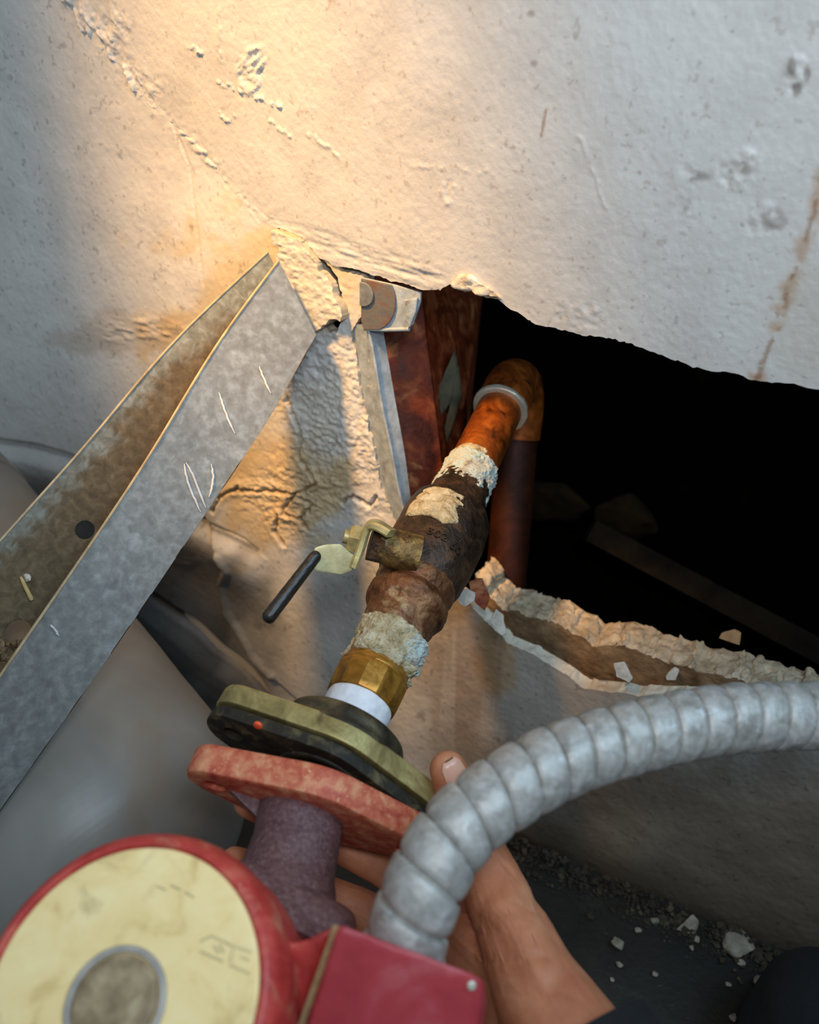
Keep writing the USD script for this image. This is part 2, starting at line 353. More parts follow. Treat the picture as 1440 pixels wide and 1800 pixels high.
def prism_px(pts, d0, d1, edge=0.003, rounds=6, bumps=0.0, seed=0, along=None):
    """A block whose front outline is the pixels pts at depth d0 (one number or one per corner), straight back by d1 metres."""
    d0 = np.broadcast_to(np.asarray(d0, float), len(pts))
    front = np.array([P(x, y, d) for (x, y), d in zip(pts, d0)])
    back = front + (unit(front.mean(0) - C) if along is None else along) * d1
    tri = trimesh.creation.triangulate_polygon(Polygon(pts), engine='earcut')
    n = len(pts)
    ring = Polygon(pts).exterior.is_ccw
    idx = [int(np.argmin(np.linalg.norm(np.array(pts) - q, axis=1))) for q in tri[0]]
    f = np.array(idx)[tri[1]]
    j = np.arange(n)
    side = np.vstack([np.stack([j, (j + 1) % n, (j + 1) % n + n], 1), np.stack([j, (j + 1) % n + n, j + n], 1)])
    m = trimesh.Trimesh(np.vstack([front, back]), np.vstack([f, f[:, ::-1] + n, side]), process=True)
    m.fix_normals()
    if edge:
        mm = Manifold(MMesh(np.asarray(m.vertices, np.float32), np.asarray(m.faces, np.uint32)))
        m = trimesh.Trimesh(*(lambda t: (t.vertices, t.faces))(to_tri(mm.refine_to_length(edge))), process=True) if mm.num_tri() else m
    if rounds:
        trimesh.smoothing.filter_taubin(m, lamb=0.5, nu=0.51, iterations=rounds)
    if bumps:
        m.vertices = m.vertices + m.vertex_normals * (bumps * (fbm(m.vertices * 220, 4, seed) - 0.5))[:, None]
    return m


class Plane:
    def __init__(s, o, n, hint):
        s.o, s.n = np.asarray(o, float), unit(n)
        if s.n @ (C - s.o) < 0: s.n = -s.n
        s.x = unit(hint - s.n * (hint @ s.n)); s.y = np.cross(s.n, s.x)

    def hit(s, px, py):
        r = P(px, py, 1) - C
        return C + r * ((s.o - C) @ s.n) / (r @ s.n)

    def uv(s, p):
        return np.stack([(np.asarray(p) - s.o) @ s.x, (np.asarray(p) - s.o) @ s.y], -1)

    def px(s, pts):
        return np.array([s.uv(s.hit(*q)) for q in pts])

    def xyz(s, uv, h=0):
        return s.o + uv[:, :1] * s.x + uv[:, 1:] * s.y + np.reshape(h, (-1, 1)) * s.n


def seg_dist(p, line):
    """Distance of points p (n, 2) to a polyline, and the signed side."""
    best, side = np.full(len(p), 1e9), np.zeros(len(p))
    for a, b in zip(np.asarray(line, float)[:-1], np.asarray(line, float)[1:]):
        ab = b - a; t = np.clip(((p - a) @ ab) / (ab @ ab), 0, 1)
        q = p - a - t[:, None] * ab; d = np.linalg.norm(q, axis=1)
        cr = ab[0] * (p - a)[:, 1] - ab[1] * (p - a)[:, 0]
        m = d < best
        best[m], side[m] = d[m], np.sign(cr[m])
    return best, side


def sm(x, a, b):
    t = np.clip((x - a) / (b - a), 0, 1)
    return t * t * (3 - 2 * t)


def blob(p, c, rx, ry, seed=0, rag=0.5, s=0.02):
    """A ragged soft patch (0 to 1) round pixel c."""
    q = np.c_[(p[:, 0] - c[0]) / rx, (p[:, 1] - c[1]) / ry]
    n = fbm(np.c_[p * s, np.full(len(p), seed * 7.1)], 4, seed)
    return sm(np.linalg.norm(q, axis=1) + rag * (n - 0.5) * 2, 1.0, 0.45)


def sheet(plane, poly, fine, hfun, thick, cfun, jag=0.0, seed=0, coarse=0.02, core=(1, 1, 1), layers=4, rough=0.0015, view=(-70, -70, 1510, 1870)):
    """A slab of wall: its front a fine height field inside the uv polygon poly, its rims broken, its back plain. Returns mesh, tint."""
    rings = []
    for ring in [poly.exterior, *poly.interiors]:
        pts, q = [], np.array(ring.coords)[:-1]
        for a, b in zip(q, np.roll(q, -1, axis=0)):
            ia = proj(plane.xyz(np.array([a, (a + b) / 2, b])))
            vis = ((ia[:, 0] > view[0] - 300) & (ia[:, 0] < view[2] + 300) & (ia[:, 1] > view[1] - 300) & (ia[:, 1] < view[3] + 300)).any()
            k = max(1, int(np.linalg.norm(b - a) / (fine * 0.8 if vis else coarse)))
            pts += [a + (b - a) * i / k for i in range(k)]
        pts = np.array(pts)
        if jag:
            w = np.c_[pts * 90, np.full(len(pts), seed)]
            w2 = np.c_[pts * 420, np.full(len(pts), seed)]
            pts = pts + jag * np.c_[fbm(w, 3, seed) - 0.5 + 0.4 * (noise(w2, seed) - 0.5), fbm(w + 31, 3, seed + 1) - 0.5 + 0.4 * (noise(w2 + 9, seed) - 0.5)] * 2
        rings.append(pts)
    g = Polygon(rings[0], rings[1:]).buffer(0)
    if g.geom_type != 'Polygon':
        g = max(g.geoms, key=lambda k: k.area)
    x0, y0, x1, y1 = g.bounds
    def lattice(step):
        a, b = np.meshgrid(np.arange(x0, x1, step), np.arange(y0, y1, step))
        p = np.c_[a.ravel(), b.ravel()]
        return p + RNG.uniform(-0.3, 0.3, p.shape) * step
    fi, co = lattice(fine), lattice(coarse)
    inv = lambda p, k: (lambda q: (q[:, 0] > view[0] - k) & (q[:, 0] < view[2] + k) & (q[:, 1] > view[1] - k) & (q[:, 1] < view[3] + k))(proj(plane.xyz(p)))
    fi, co = fi[inv(fi, 0)], co[~inv(co, 12)]
    inner = g.buffer(-fine * 0.55)
    pts = np.vstack([fi, co]); pts = pts[contains_xy(inner, pts[:, 0], pts[:, 1])]
    edge = np.vstack([np.array(r.coords)[:-1] for r in [g.exterior, *g.interiors]])
    uv = np.vstack([edge, pts])
    tri = Delaunay(uv).simplices
    c = uv[tri].mean(1)
    tri = tri[contains_xy(g, c[:, 0], c[:, 1])]
    a, b, d = uv[tri[:, 0]], uv[tri[:, 1]], uv[tri[:, 2]]
    area2 = (b[:, 0] - a[:, 0]) * (d[:, 1] - a[:, 1]) - (b[:, 1] - a[:, 1]) * (d[:, 0] - a[:, 0])
    tri[area2 < 0] = tri[area2 < 0][:, ::-1]
    tri = tri[np.abs(area2) > 1e-13]
    flat = plane.xyz(uv)
    pix = proj(flat)
    h = hfun(uv, pix)
    v = [plane.xyz(uv, h)]; col = [cfun(uv, pix)]; fs = [tri]
    e = np.sort(tri[:, [0, 1, 1, 2, 2, 0]].reshape(-1, 2), axis=1)
    u, cnt = np.unique(e, axis=0, return_counts=True)
    de = {tuple(x) for x in u[cnt == 1]}
    dir_e = np.array([x for x in tri[:, [0, 1, 1, 2, 2, 0]].reshape(-1, 2) if tuple(sorted(x)) in de])
    bi, inv_i = np.unique(dir_e, return_inverse=True); dir_e = inv_i.reshape(-1, 2)
    n0, m = len(uv), len(bi)
    for k in range(layers + 1):
        q = k / layers
        p = plane.xyz(uv[bi], h[bi] * (1 - q) - thick * q)
        if 0 < k:
            nn = np.stack([fbm(p * 160 + 17 * s, 4, seed + s) - 0.5 for s in range(3)], -1)
            p = p + nn * rough * 2.2
        v.append(p); col.append(np.tile(core, (m, 1)))
        if k:
            o = n0 + (k - 1) * m
            fs.append(np.stack([dir_e[:, 1] + o, dir_e[:, 0] + o, dir_e[:, 0] + o + m], 1))
            fs.append(np.stack([dir_e[:, 1] + o, dir_e[:, 0] + o + m, dir_e[:, 1] + o + m], 1))
    tv, tf = trimesh.creation.triangulate_polygon(g.simplify(fine), engine='earcut')
    o = n0 + (layers + 1) * m
    v.append(plane.xyz(tv, np.full(len(tv), -thick))); col.append(np.tile(core, (len(tv), 1))); fs.append(tf[:, ::-1] + o)
    return trimesh.Trimesh(np.vstack(v), np.vstack(fs), process=False), np.vstack(col)
# ==BODY==

# ------------------------------------------------------------------ the setting: walls, hole, floor
FA = P(900, 1470, CAM_Z / (math.sin(PITCH) + 570 / 1440 * math.cos(PITCH)))
FB = P(1440, 1700, CAM_Z / (math.sin(PITCH) + 800 / 1440 * math.cos(PITCH)))
FA[2] = FB[2] = 0
WALL = Plane(FA, np.cross(FB - FA, [0, 0, 1]), np.array([1., 0, 0]))
k0, k1, k2 = WALL.hit(110, 0), WALL.hit(500, 400), P(1440, 300, 0.385)
SOFFIT = Plane(k0, np.cross(k1 - k0, k2 - k0), np.array([1., 0, 0]))

CORNER = [(-180, -300), (110, 0), (180, 95), (250, 168), (300, 215), (345, 250), (380, 292), (410, 340), (435, 368), (480, 398), (512, 408)]
CRACKS = [[(415, 862), (470, 862), (520, 868), (556, 850)], [(520, 868), (500, 890), (498, 902), (528, 912), (548, 886), (530, 876)], [(490, 905), (483, 935), (500, 958)],
          [(600, 885), (620, 872), (650, 890), (662, 872)], [(420, 855), (385, 875), (375, 900)], [(520, 868), (512, 880)], [(528, 912), (540, 930)], [(505, 700), (530, 760), (524, 800), (556, 850)]]


def wall_h(uv, p):
    w = np.c_[uv, np.zeros(len(uv))]
    h = 0.006 * (fbm(w * 7, 3, 1) - 0.5) + 0.0016 * (fbm(w * 45, 4, 2) - 0.5) + 0.0005 * (fbm(w * 300, 3, 3) - 0.5)
    rough = np.maximum(blob(p, (580, 720), 150, 260, 1), blob(p, (520, 880), 130, 90, 2))
    n = fbm(np.c_[uv[:, 0] * 200 + uv[:, 1] * 120, uv[:, 1] * 330 - uv[:, 0] * 120, np.zeros(len(uv))], 5, 4)
    h += rough * (0.0034 * (n - 0.5) + 0.0022 * (fbm(w * 60, 3, 40) - 0.5) + 0.0035 * np.abs(fbm(w * 260, 4, 9) - 0.5))
    for i, c in enumerate(CRACKS):
        d, _ = seg_dist(p + 7 * np.c_[fbm(w * 260, 3, 20 + i) - 0.5, fbm(w * 260, 3, 30 + i) - 0.5], c)
        h += -0.0035 * sm(d, 4.5, 0.5) + 0.0009 * sm(d, 16, 5)
    # ragged paper and plaster along the inner corner
    d, s = seg_dist(p, CORNER)
    lump = fbm(w * 260, 4, 6)
    h += sm(d, 22, 3) * 0.0018 * np.maximum(0, fbm(w * 330, 5, 6) - 0.45) * (p[:, 1] < 480)
    d, _ = seg_dist(p, [(300, 215), (330, 290), (345, 400), (358, 500)])
    h += -0.0009 * sm(d, 3.5, 0.5)
    d, _ = seg_dist(p, [(325, 235), (350, 262), (380, 292)])
    h += 0.006 * sm(d, 15, 2) * np.maximum(0, fbm(np.c_[uv[:, 0] * 90, uv[:, 1] * 420, 0 * uv[:, 0]], 3, 11) - 0.35)
    h += blob(p, (250, 585), 130, 34, 5) * 0.005 * np.maximum(0, fbm(np.c_[uv[:, 0] * 70, uv[:, 1] * 300, 0 * uv[:, 0]], 4, 12) - 0.4)
    # the rounded kerb along the foot of the wall and the torn folds above the tank
    kerb = [(-400, 620), (0, 775), (60, 783), (120, 800), (250, 850), (360, 918), (430, 950), (452, 968)]
    d, s = seg_dist(p, kerb); s = np.where(s > 0, 1, -1)
    on = sm(p[:, 0], 480, 400)
    h += on * np.where(s > 0, 0.010 * sm(d, 0, 26) - 0.014 * sm(d, 30, 110), -0.002 * sm(d, 7, 0))
    fold = [(262, 1052), (300, 1080), (340, 1112), (372, 1145), (420, 1180), (445, 1205), (470, 1240)]
    d, s = seg_dist(p, fold)
    h += -0.008 * sm(d, 11, 2) + np.where(s > 0, 0.010 * sm(d, 6, 30) * sm(d, 150, 40), 0)
    lip = [(392, 972), (405, 1000), (384, 1030), (390, 1080), (410, 1110), (440, 1160), (475, 1190)]
    d, s = seg_dist(p, lip)
    h += 0.003 * sm(d, 12, 1) - np.where(s > 0, 0.005 * sm(d, 1, 12) * sm(d, 90, 50), 0)
    h += sm(p[:, 1], 1240, 1420) * sm(p[:, 0], 760, 900) * 0.003 * (fbm(w * 22, 4, 15) - 0.5)
    return h


def wall_c(uv, p):
    w = np.c_[uv, np.zeros(len(uv))]
    n = fbm(w * 14, 4, 21)
    c = np.ones((len(uv), 3))
    def stain_or_light(mask, rgb):
        nonlocal c
        m = np.clip(mask, 0, 1)[:, None]
        c = c * (1 - m) + c * np.array(rgb) * m
    stain_or_light(0.7 * blob(p, (430, 500), 190, 170, 3, 1.3, 0.012), (1.0, 0.76, 0.40))  # ochre stain that also carries the gold of the warm beam
    stain_or_light(0.85 * blob(p, (490, 850), 170, 130, 4, 1.1, 0.014), (0.95, 0.74, 0.44))  # ochre stain, deepened to paint in the golden light here
    stain_or_light(0.4 * blob(p, (560, 780), 110, 180, 41, 0.9), (0.98, 0.84, 0.62))  # stain and beam gold together along the lit strip
    stain_or_light(0.8 * blob(p, (868, 1150), 46, 100, 5, 0.5), (1.0, 0.74, 0.42))  # small pool of golden light painted into the wall colour
    stain_or_light(0.85 * blob(p, (350, 1090), 200, 190, 42, 0.5) * (1 - blob(p, (425, 1160), 60, 70, 43, 0.6)), (0.36, 0.37, 0.38))
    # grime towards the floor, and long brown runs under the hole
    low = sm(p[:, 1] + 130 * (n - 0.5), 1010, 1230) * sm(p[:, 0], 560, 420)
    stain_or_light(0.85 * low, (0.42, 0.40, 0.38))
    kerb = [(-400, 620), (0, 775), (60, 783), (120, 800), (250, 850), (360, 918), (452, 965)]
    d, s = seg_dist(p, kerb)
    stain_or_light(0.72 * (s > 0) * sm(d, 20, 60) * sm(p[:, 0], 520, 380), (0.42, 0.42, 0.41))
    stain_or_light(0.6 * (s > 0) * sm(d, 0, 6) * sm(p[:, 0], 520, 380), (0.7, 0.7, 0.7))
    stain_or_light(0.8 * sm(d + 6 * (n - 0.5), 6, 1) * sm(p[:, 0], 480, 440), (0.3, 0.29, 0.28))
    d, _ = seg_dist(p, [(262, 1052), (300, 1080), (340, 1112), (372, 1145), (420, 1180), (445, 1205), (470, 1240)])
    stain_or_light(0.8 * sm(d + 10 * (n - 0.5), 9, 1), (0.3, 0.27, 0.24))
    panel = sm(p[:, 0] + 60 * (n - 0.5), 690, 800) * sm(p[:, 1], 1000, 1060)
    stain_or_light(0.85 * panel, (0.56, 0.50, 0.45))
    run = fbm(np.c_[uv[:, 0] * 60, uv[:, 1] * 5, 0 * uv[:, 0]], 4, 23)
    stain_or_light(0.6 * panel * sm(run, 0.5, 0.66) * sm(p[:, 1] + 120 * (n - 0.5), 1420, 1300), (0.66, 0.55, 0.47))
    stain_or_light(0.85 * sm(p[:, 0], 720, 860) * sm(p[:, 1] + 0.1 * (900 - p[:, 0]) + 120 * (n - 0.5), 1235, 1400), (0.46, 0.41, 0.34))
    stain_or_light(0.8 * sm(p[:, 0], 780, 900) * sm(p[:, 1] - 0.42 * (p[:, 0] - 900) + 60 * (n - 0.5), 1380, 1470), (0.42, 0.38, 0.32))
    stain_or_light(0.35 * blob(p, (1120, 1460), 100, 70, 8, 0.4), (1.7, 1.65, 1.55))
    for i, q in enumerate(CRACKS[:-1]):
        d, _ = seg_dist(p + 7 * np.c_[fbm(w * 260, 3, 20 + i) - 0.5, fbm(w * 260, 3, 30 + i) - 0.5], q)
        stain_or_light(0.8 * sm(d, 4, 0.5), (0.4, 0.3, 0.2))
    spots = fbm(w * 240, 3, 27)
    stain_or_light(0.55 * sm(spots, 0.74, 0.78), (0.45, 0.43, 0.42))
    for x, y, r in ((739, 1258, 9), (757, 1283, 5), (838, 1123, 4), (745, 1265, 5)):
        stain_or_light(0.7 * blob(p, (x, y), r, r * 0.8, x), (0.45, 0.4, 0.36))
    stain_or_light(0.55 * blob(p, (230, 590), 150, 40, 11, 0.9), (0.7, 0.6, 0.5))
    return c


HOLE_L = [(600, 478), (640, 486), (646, 520), (636, 556), (616, 585), (624, 622), (634, 680), (641, 720), (660, 800), (668, 850), (690, 903), (706, 950), (752, 1005), (800, 1040), (827, 1064), (858, 1098), (889, 1131), (931, 1150), (974, 1174), (1028, 1210), (1075, 1216), (1140, 1224), (1300, 1228), (1440, 1245), (1700, 1320)]
top_uv = WALL.px([(-180, -300)])[0]
right_v = WALL.px([(1700, 1320)])[0][1]
wall_poly = Polygon([(-0.95, 0), (-0.95, top_uv[1]), *WALL.px([(-165, -315), (128, -14), (515, 375), (575, 425)]), *WALL.px(HOLE_L), (0.8, right_v), (0.8, 0)])
crack = Polygon(WALL.px([(528, 424), (548, 440), (578, 470), (596, 488), (603, 520), (611, 556), (600, 566), (592, 582), (574, 584), (568, 574), (586, 560), (600, 553), (590, 532), (572, 492), (546, 452)]))
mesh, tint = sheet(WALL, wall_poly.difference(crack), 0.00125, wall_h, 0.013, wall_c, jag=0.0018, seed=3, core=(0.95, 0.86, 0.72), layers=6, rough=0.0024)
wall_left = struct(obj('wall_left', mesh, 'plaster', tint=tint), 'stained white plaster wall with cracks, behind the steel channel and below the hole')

EDGE_U = [(480, 398), (512, 408), (533, 420), (560, 452), (585, 468), (615, 470), (650, 484), (700, 496), (742, 509), (775, 512), (792, 500), (826, 505), (872, 522), (905, 545), (937, 566), (985, 578), (1040, 588), (1110, 605), (1180, 632), (1245, 652), (1300, 660), (1322, 668), (1380, 672), (1440, 685), (1560, 712), (1760, 760)]


def soffit_h(uv, p):
    w = np.c_[uv, np.full(len(uv), 3.3)]
    h = 0.004 * (fbm(w * 8, 3, 51) - 0.5) + 0.0010 * (fbm(w * 50, 4, 52) - 0.5) + 0.0004 * (fbm(w * 320, 3, 53) - 0.5)
    d, _ = seg_dist(p, [(110, 0), (180, 95), (250, 168)])
    sq = np.c_[uv @ [0.6, -0.8] * 420, uv @ [0.8, 0.6] * 160, 0 * uv[:, 0]]
    wq = w * 150 + 1.2 * np.stack([fbm(w * 110, 3, 47), fbm(w * 110, 3, 48), 0 * d], -1)
    h += sm(d, 46, 8) * (0.0105 * np.maximum(0, fbm(wq, 5, 54) - 0.42) + 0.0012 * (fbm(w * 420, 3, 46) - 0.5))
    d, _ = seg_dist(p, [(250, 168), (300, 215), (380, 292), (435, 368)])
    h += sm(d, 20, 3) * 0.0016 * np.maximum(0, fbm(w * 330, 5, 55) - 0.44)
    scar = blob(p, (438, 125), 34, 52, 56, 0.5)
    h += scar * 0.005 * (fbm(sq, 5, 57) - 0.45)
    for line, r in ((([(385, 145), (430, 165), (490, 187)]), 0.0022), ([(388, 20), (384, 60), (390, 110)], 0.0007), ([(385, 195), (400, 215), (410, 205)], 0.0016), ([(460, 205), (480, 218), (510, 240)], 0.0013), ([(335, 80), (352, 94)], 0.0025), ([(720, 292), (800, 296), (868, 304)], 0.0007), ([(1020, 240), (1050, 320), (1080, 400)], 0.0006), ([(540, 235), (580, 262), (600, 280)], 0.001)):
        d, _ = seg_dist(p + 9 * np.c_[fbm(w * 200, 3, 58) - 0.5, fbm(w * 200, 3, 59) - 0.5], line)
        h += 0.75 * r * sm(d, 6, 0.5) * sm(fbm(w * 300, 4, 60), 0.4, 0.6)
    for c, rx, ry, a in (((1290, 300), 70, 36, 0.0035), ((1400, 130), 26, 40, 0.004), ((1200, 340), 40, 60, 0.0016), ((790, 340), 22, 40, 0.0025), ((1350, 385), 40, 36, 0.003), ((1010, 560), 60, 40, 0.002), ((205, 50), 40, 50, 0.004)):
        h += blob(p, c, rx, ry, int(c[0]), 0.7) * a * np.maximum(-0.3, fbm(w * 190, 4, 61) - 0.42)
    d, _ = seg_dist(p, [(480, 398), (600, 440), (760, 490)])
    h += sm(d, 40, 5) * 0.003 * (fbm(np.c_[uv[:, 0] * 60, uv[:, 1] * 300, 0 * uv[:, 0]], 4, 62) - 0.5)
    return h


def soffit_c(uv, p):
    w = np.c_[uv, np.full(len(uv), 5.5)]
    c = np.ones((len(uv), 3))
    def stain_or_light(mask, rgb):
        nonlocal c
        m = np.clip(mask, 0, 1)[:, None]
        c = c * (1 - m) + c * np.array(rgb) * m
    n = fbm(w * 120, 4, 63) - 0.5
    d, _ = seg_dist(p + 16 * np.c_[n, fbm(w * 120, 4, 64) - 0.5], [(1500, 210), (1440, 335), (1408, 450), (1395, 480), (1370, 560), (1332, 665)])
    stain_or_light(0.8 * sm(d, 26, 4) * sm(fbm(w * 90, 4, 65), 0.36, 0.6), (0.78, 0.56, 0.40))
    stain_or_light(0.8 * sm(d, 8, 1) * sm(fbm(w * 150, 4, 66), 0.45, 0.58), (0.55, 0.36, 0.25))
    stain_or_light(0.35 * blob(p, (1440, 560), 90, 140, 67, 0.5), (0.82, 0.76, 0.62))
    for c0, rx, ry in (((1394, 118), 10, 20), ((1402, 156), 9, 12), ((1420, 128), 8, 20)):
        stain_or_light(0.8 * blob(p, c0, rx, ry, int(c0[0]), 0.5), (0.36, 0.3, 0.28))
    m = np.maximum(blob(p, (1300, 300), 36, 30, 71, 0.6), blob(p, (1215, 310), 50, 14, 72, 0.6)) * sm(fbm(w * 200, 3, 73), 0.46, 0.56)
    stain_or_light(0.75 * m, (0.5, 0.46, 0.44))
    stain_or_light(0.6 * blob(p, (1362, 385), 30, 26, 74, 0.7) * sm(fbm(w * 200, 3, 75), 0.5, 0.6), (0.5, 0.44, 0.42))
    d, _ = seg_dist(p, [(961, 192), (957, 215), (953, 240)])
    stain_or_light(0.8 * sm(d, 4, 1), (0.55, 0.34, 0.24))
    for x, y, r in ((1104, 237, 5), (1125, 302, 7), (1100, 296, 6), (904, 258, 4), (1152, 332, 5), (1288, 55, 6), (935, 24, 9), (940, 110, 8), (1112, 540, 4), (752, 462, 3), (1305, 395, 7)):
        stain_or_light(0.7 * blob(p, (x, y), r, r * 0.9, x), (0.5, 0.45, 0.42))
    stain_or_light(0.5 * sm(fbm(w * 260, 3, 76), 0.75, 0.79), (0.6, 0.52, 0.46))
    return c


e0, e1 = SOFFIT.px([(1440, 685), (1760, 760)]); far_edge = e1 + unit(e1 - e0) * .45
far = SOFFIT.px([(-250, -500)]); top_right = far_edge + SOFFIT.px([(1500, -500)])[0] - e0
soffit_poly = Polygon([*SOFFIT.px(CORNER[:-2]), *SOFFIT.px(EDGE_U), far_edge, top_right, *far, *SOFFIT.px([(-200, -318)])])
mesh, tint = sheet(SOFFIT, soffit_poly.buffer(0), 0.00105, soffit_h, 0.012, soffit_c, jag=0.0015, seed=8, core=(1, 0.97, 0.92))
wall_right = struct(obj('wall_right', mesh, 'plaster', tint=tint), 'cream white plaster board sloping over the hole')

# the curled lump of board paper on the rim of the hole
lump_px = [(792, 502), (802, 490), (815, 482), (830, 484), (842, 496), (858, 505), (872, 514), (882, 526), (866, 524), (846, 518), (826, 512), (808, 506)]
m = prism_px(lump_px, [np.dot(SOFFIT.hit(*q) - C, FW) - 0.004 for q in lump_px], 0.010, 0.0022, 3, 0.006, 3)
obj('torn_paper', m, 'plaster_core', wall_right, tint=np.full((len(m.vertices), 3), 1.25))

# the loosened strip of plaster hanging beside the channel end
flap_px = [(478, 404), (497, 412), (528, 424), (545, 446), (562, 474), (580, 492), (592, 520), (606, 552), (600, 562), (584, 560), (572, 574), (553, 584), (534, 562), (528, 535), (511, 510), (500, 476), (484, 456), (490, 438), (476, 428)]
FLAP = Plane(WALL.o + 0.006 * WALL.n, WALL.n, WALL.x)
def flap_h(uv, p):
    w = np.c_[uv, np.zeros(len(uv))]
    return 0.002 * (fbm(w * 60, 4, 81) - 0.5) + 0.0024 * (fbm(np.c_[uv[:, 0] * 240, uv[:, 1] * 420, 0 * uv[:, 0]], 5, 82) - 0.5) + 0.004 * sm(p[:, 1], 470, 580)
mesh, tint = sheet(FLAP, Polygon(FLAP.px(flap_px)), 0.0009, flap_h, 0.006, lambda uv, p: np.ones((len(uv), 3)) * (1.0, 0.95, 0.84), jag=0.0022, seed=5, core=(0.9, 0.78, 0.6))
obj('plaster_flap', mesh, 'plaster', wall_left, tint=tint)

# the inner plaster layer behind the lower edge of the hole
INNER = Plane(WALL.o - 0.034 * WALL.n, WALL.n, WALL.x)
inner_r = INNER.px([(1700, 1310), (1700, 1500)])
inner_px = [(838, 1012), (853, 1030), (866, 1052), (885, 1070), (945, 1087), (992, 1103), (1040, 1136), (1075, 1132), (1120, 1142), (1180, 1163), (1250, 1185), (1440, 1232), (1700, 1310)]
mesh, tint = sheet(INNER, Polygon([*INNER.px(inner_px), (.8, inner_r[0][1]), (.8, inner_r[1][1]), *INNER.px([(1700, 1500), (838, 1230)])]), 0.0014, lambda uv, p: 0.004 * (fbm(np.c_[uv * 60, 0 * uv[:, 0]], 4, 91) - 0.5), 0.034, lambda uv, p: np.ones((len(uv), 3)) * (0.42, 0.30, 0.19), jag=0.004, seed=13, core=(0.86, 0.78, 0.68), layers=22, rough=0.0042)
obj('plaster_layer', mesh, 'plaster_core', wall_left, tint=tint)

# the space behind, its deep shade put into near-black boards
def slab(a, b, c, t):
    """A board with corner a, edges to b and c, t thick."""
    a, b, c = map(np.asarray, (a, b, c)); n = unit(np.cross(b - a, c - a)) * t
    return hull_of([a, b, c, b + c - a, a + n, b + n, c + n, b + c - a + n])
def wp(u, z, back): return WALL.xyz(np.array([[u, z]]), -back)[0]
parts = [slab(wp(-0.7, 0, .36), wp(0.95, 0, .36), wp(-0.7, 1.25, .36), .02), slab(wp(-0.7, 1.25, .36), wp(0.95, 1.25, .36), wp(-0.7, 1.25, -.3), .02),
         slab(wp(-0.7, 0, .36), wp(-0.7, 1.25, .36), wp(-0.7, 0, .016), .02), slab(wp(0.95, 0, .36), wp(0.95, 1.25, .36), wp(0.95, 0, -.25), .02)]
struct(obj('wall_back', to_tri(Manifold.compose(parts)), 'cavity', smooth=False), 'boarded space behind the hole, its shade painted near black')

# the floor
xs, ys = np.arange(-1.2, 1.2, 0.012), np.arange(-0.9, 1.25, 0.012)
gx, gy = np.meshgrid(xs, ys, indexing='ij')
q = np.stack([gx, gy, 0 * gx], -1).reshape(-1, 3)
q[:, 2] = 0.004 * (fbm(q * 14, 4, 101) - 0.5) - 0.001
struct(obj('floor', trimesh.Trimesh(q, grid_faces(len(xs), len(ys), False), process=False), 'floor', smooth=True), 'dark grimy floor at the foot of the wall')

# ------------------------------------------------------------------ inside the hole: stud, bead, bracket, lath
stud = thing('wood_stud', 'red-brown water-stained wooden stud standing at the left end of the hole', 'stud')
def ext(a, b, k0, k1):
    a, b = np.asarray(a), np.asarray(b); return a + (b - a) * k0, a + (b - a) * k1
e1 = ext(P(738, 500, .650), P(782, 860, .690), -.25, 1.2); e2 = ext(P(650, 500, .648), P(712, 920, .688), -.2, 1.1); e3 = ext(P(850, 505, .86), P(815, 850, .90), -.25, 1.2)
back = [e2[0] + FW * .16, e2[1] + FW * .16]
s = soften(hull_of([*e1, *e2, *e3, *back]), 0.006, 0)
s.vertices = s.vertices + s.vertex_normals * (0.0016 * (fbm(s.vertices * [150, 150, 30], 4, 201) - 0.5))[:, None]
obj('timber', s, 'wood', stud, smooth=30)
ws = []
for pts in ([(800, 612), (806, 650), (796, 700), (770, 742), (755, 752), (762, 712), (780, 660)], [(806, 640), (812, 690), (800, 740), (786, 780), (782, 752), (794, 700)]):
    ws.append(prism_px(pts, [0.672 + 0.0004 * (x - 738) for x, y in pts], 0.02, 0.004, 2, 0.003, 7))
obj('bark_edge', trimesh.util.concatenate(ws), mat('mossy_wood_sliver', [(0.3, (58, 54, 38)), (0.6, (92, 86, 66)), (0.8, (96, 82, 34))], 60, rough=0.7), stud, label='grey-green splintered sliver of the stud')

bead = thing('corner_bead', 'galvanized steel corner bead along the broken plaster edge beside the wood stud', 'corner bead')
dW = lambda x, y: float((WALL.hit(x, y) - C) @ FW)
BL = [(606, 570), (618, 640), (628, 715), (648, 800), (660, 860), (680, 910), (692, 950)]
BR = [(646, 570), (660, 640), (672, 715), (690, 800), (701, 860), (713, 910), (722, 950)]
BT = [(672, 572), (684, 640), (697, 715), (712, 800), (720, 860), (727, 910), (734, 950)]
def ribbon(a, b, t, n=60, wob=0.0006):
    a, b = spline(a, n), spline(b, n)
    rows = []
    for i in range(n):
        x = np.linspace(0, 1, 9)[:, None]
        rows.append(a[i] * (1 - x) + b[i] * x)
    v = np.array(rows).reshape(-1, 3)
    v = v + FW * (wob * (fbm(v * 130, 4, 211) - 0.5))[:, None]
    f = grid_faces(n, 9, False); k = len(v)
    f2 = np.vstack([f, f[:, ::-1] + k])
    rim = [i * 9 for i in range(n)], [i * 9 + 8 for i in range(n)], list(range(9)), [(n - 1) * 9 + j for j in range(9)]
    for r in rim:
        r = np.array(r); q = np.stack([r[:-1], r[1:], r[1:] + k], 1), np.stack([r[:-1], r[1:] + k, r[:-1] + k], 1)
        f2 = np.vstack([f2, *q])
    m = trimesh.Trimesh(np.vstack([v, v + FW * t]), f2, process=True); m.fix_normals()
    return m
bp = lambda L, d: [P(x, y, dW(x, y) + d) for x, y in L]
pl, pr, pt = bp(BL, .006), bp(BR, -.004), bp(BT, .008)
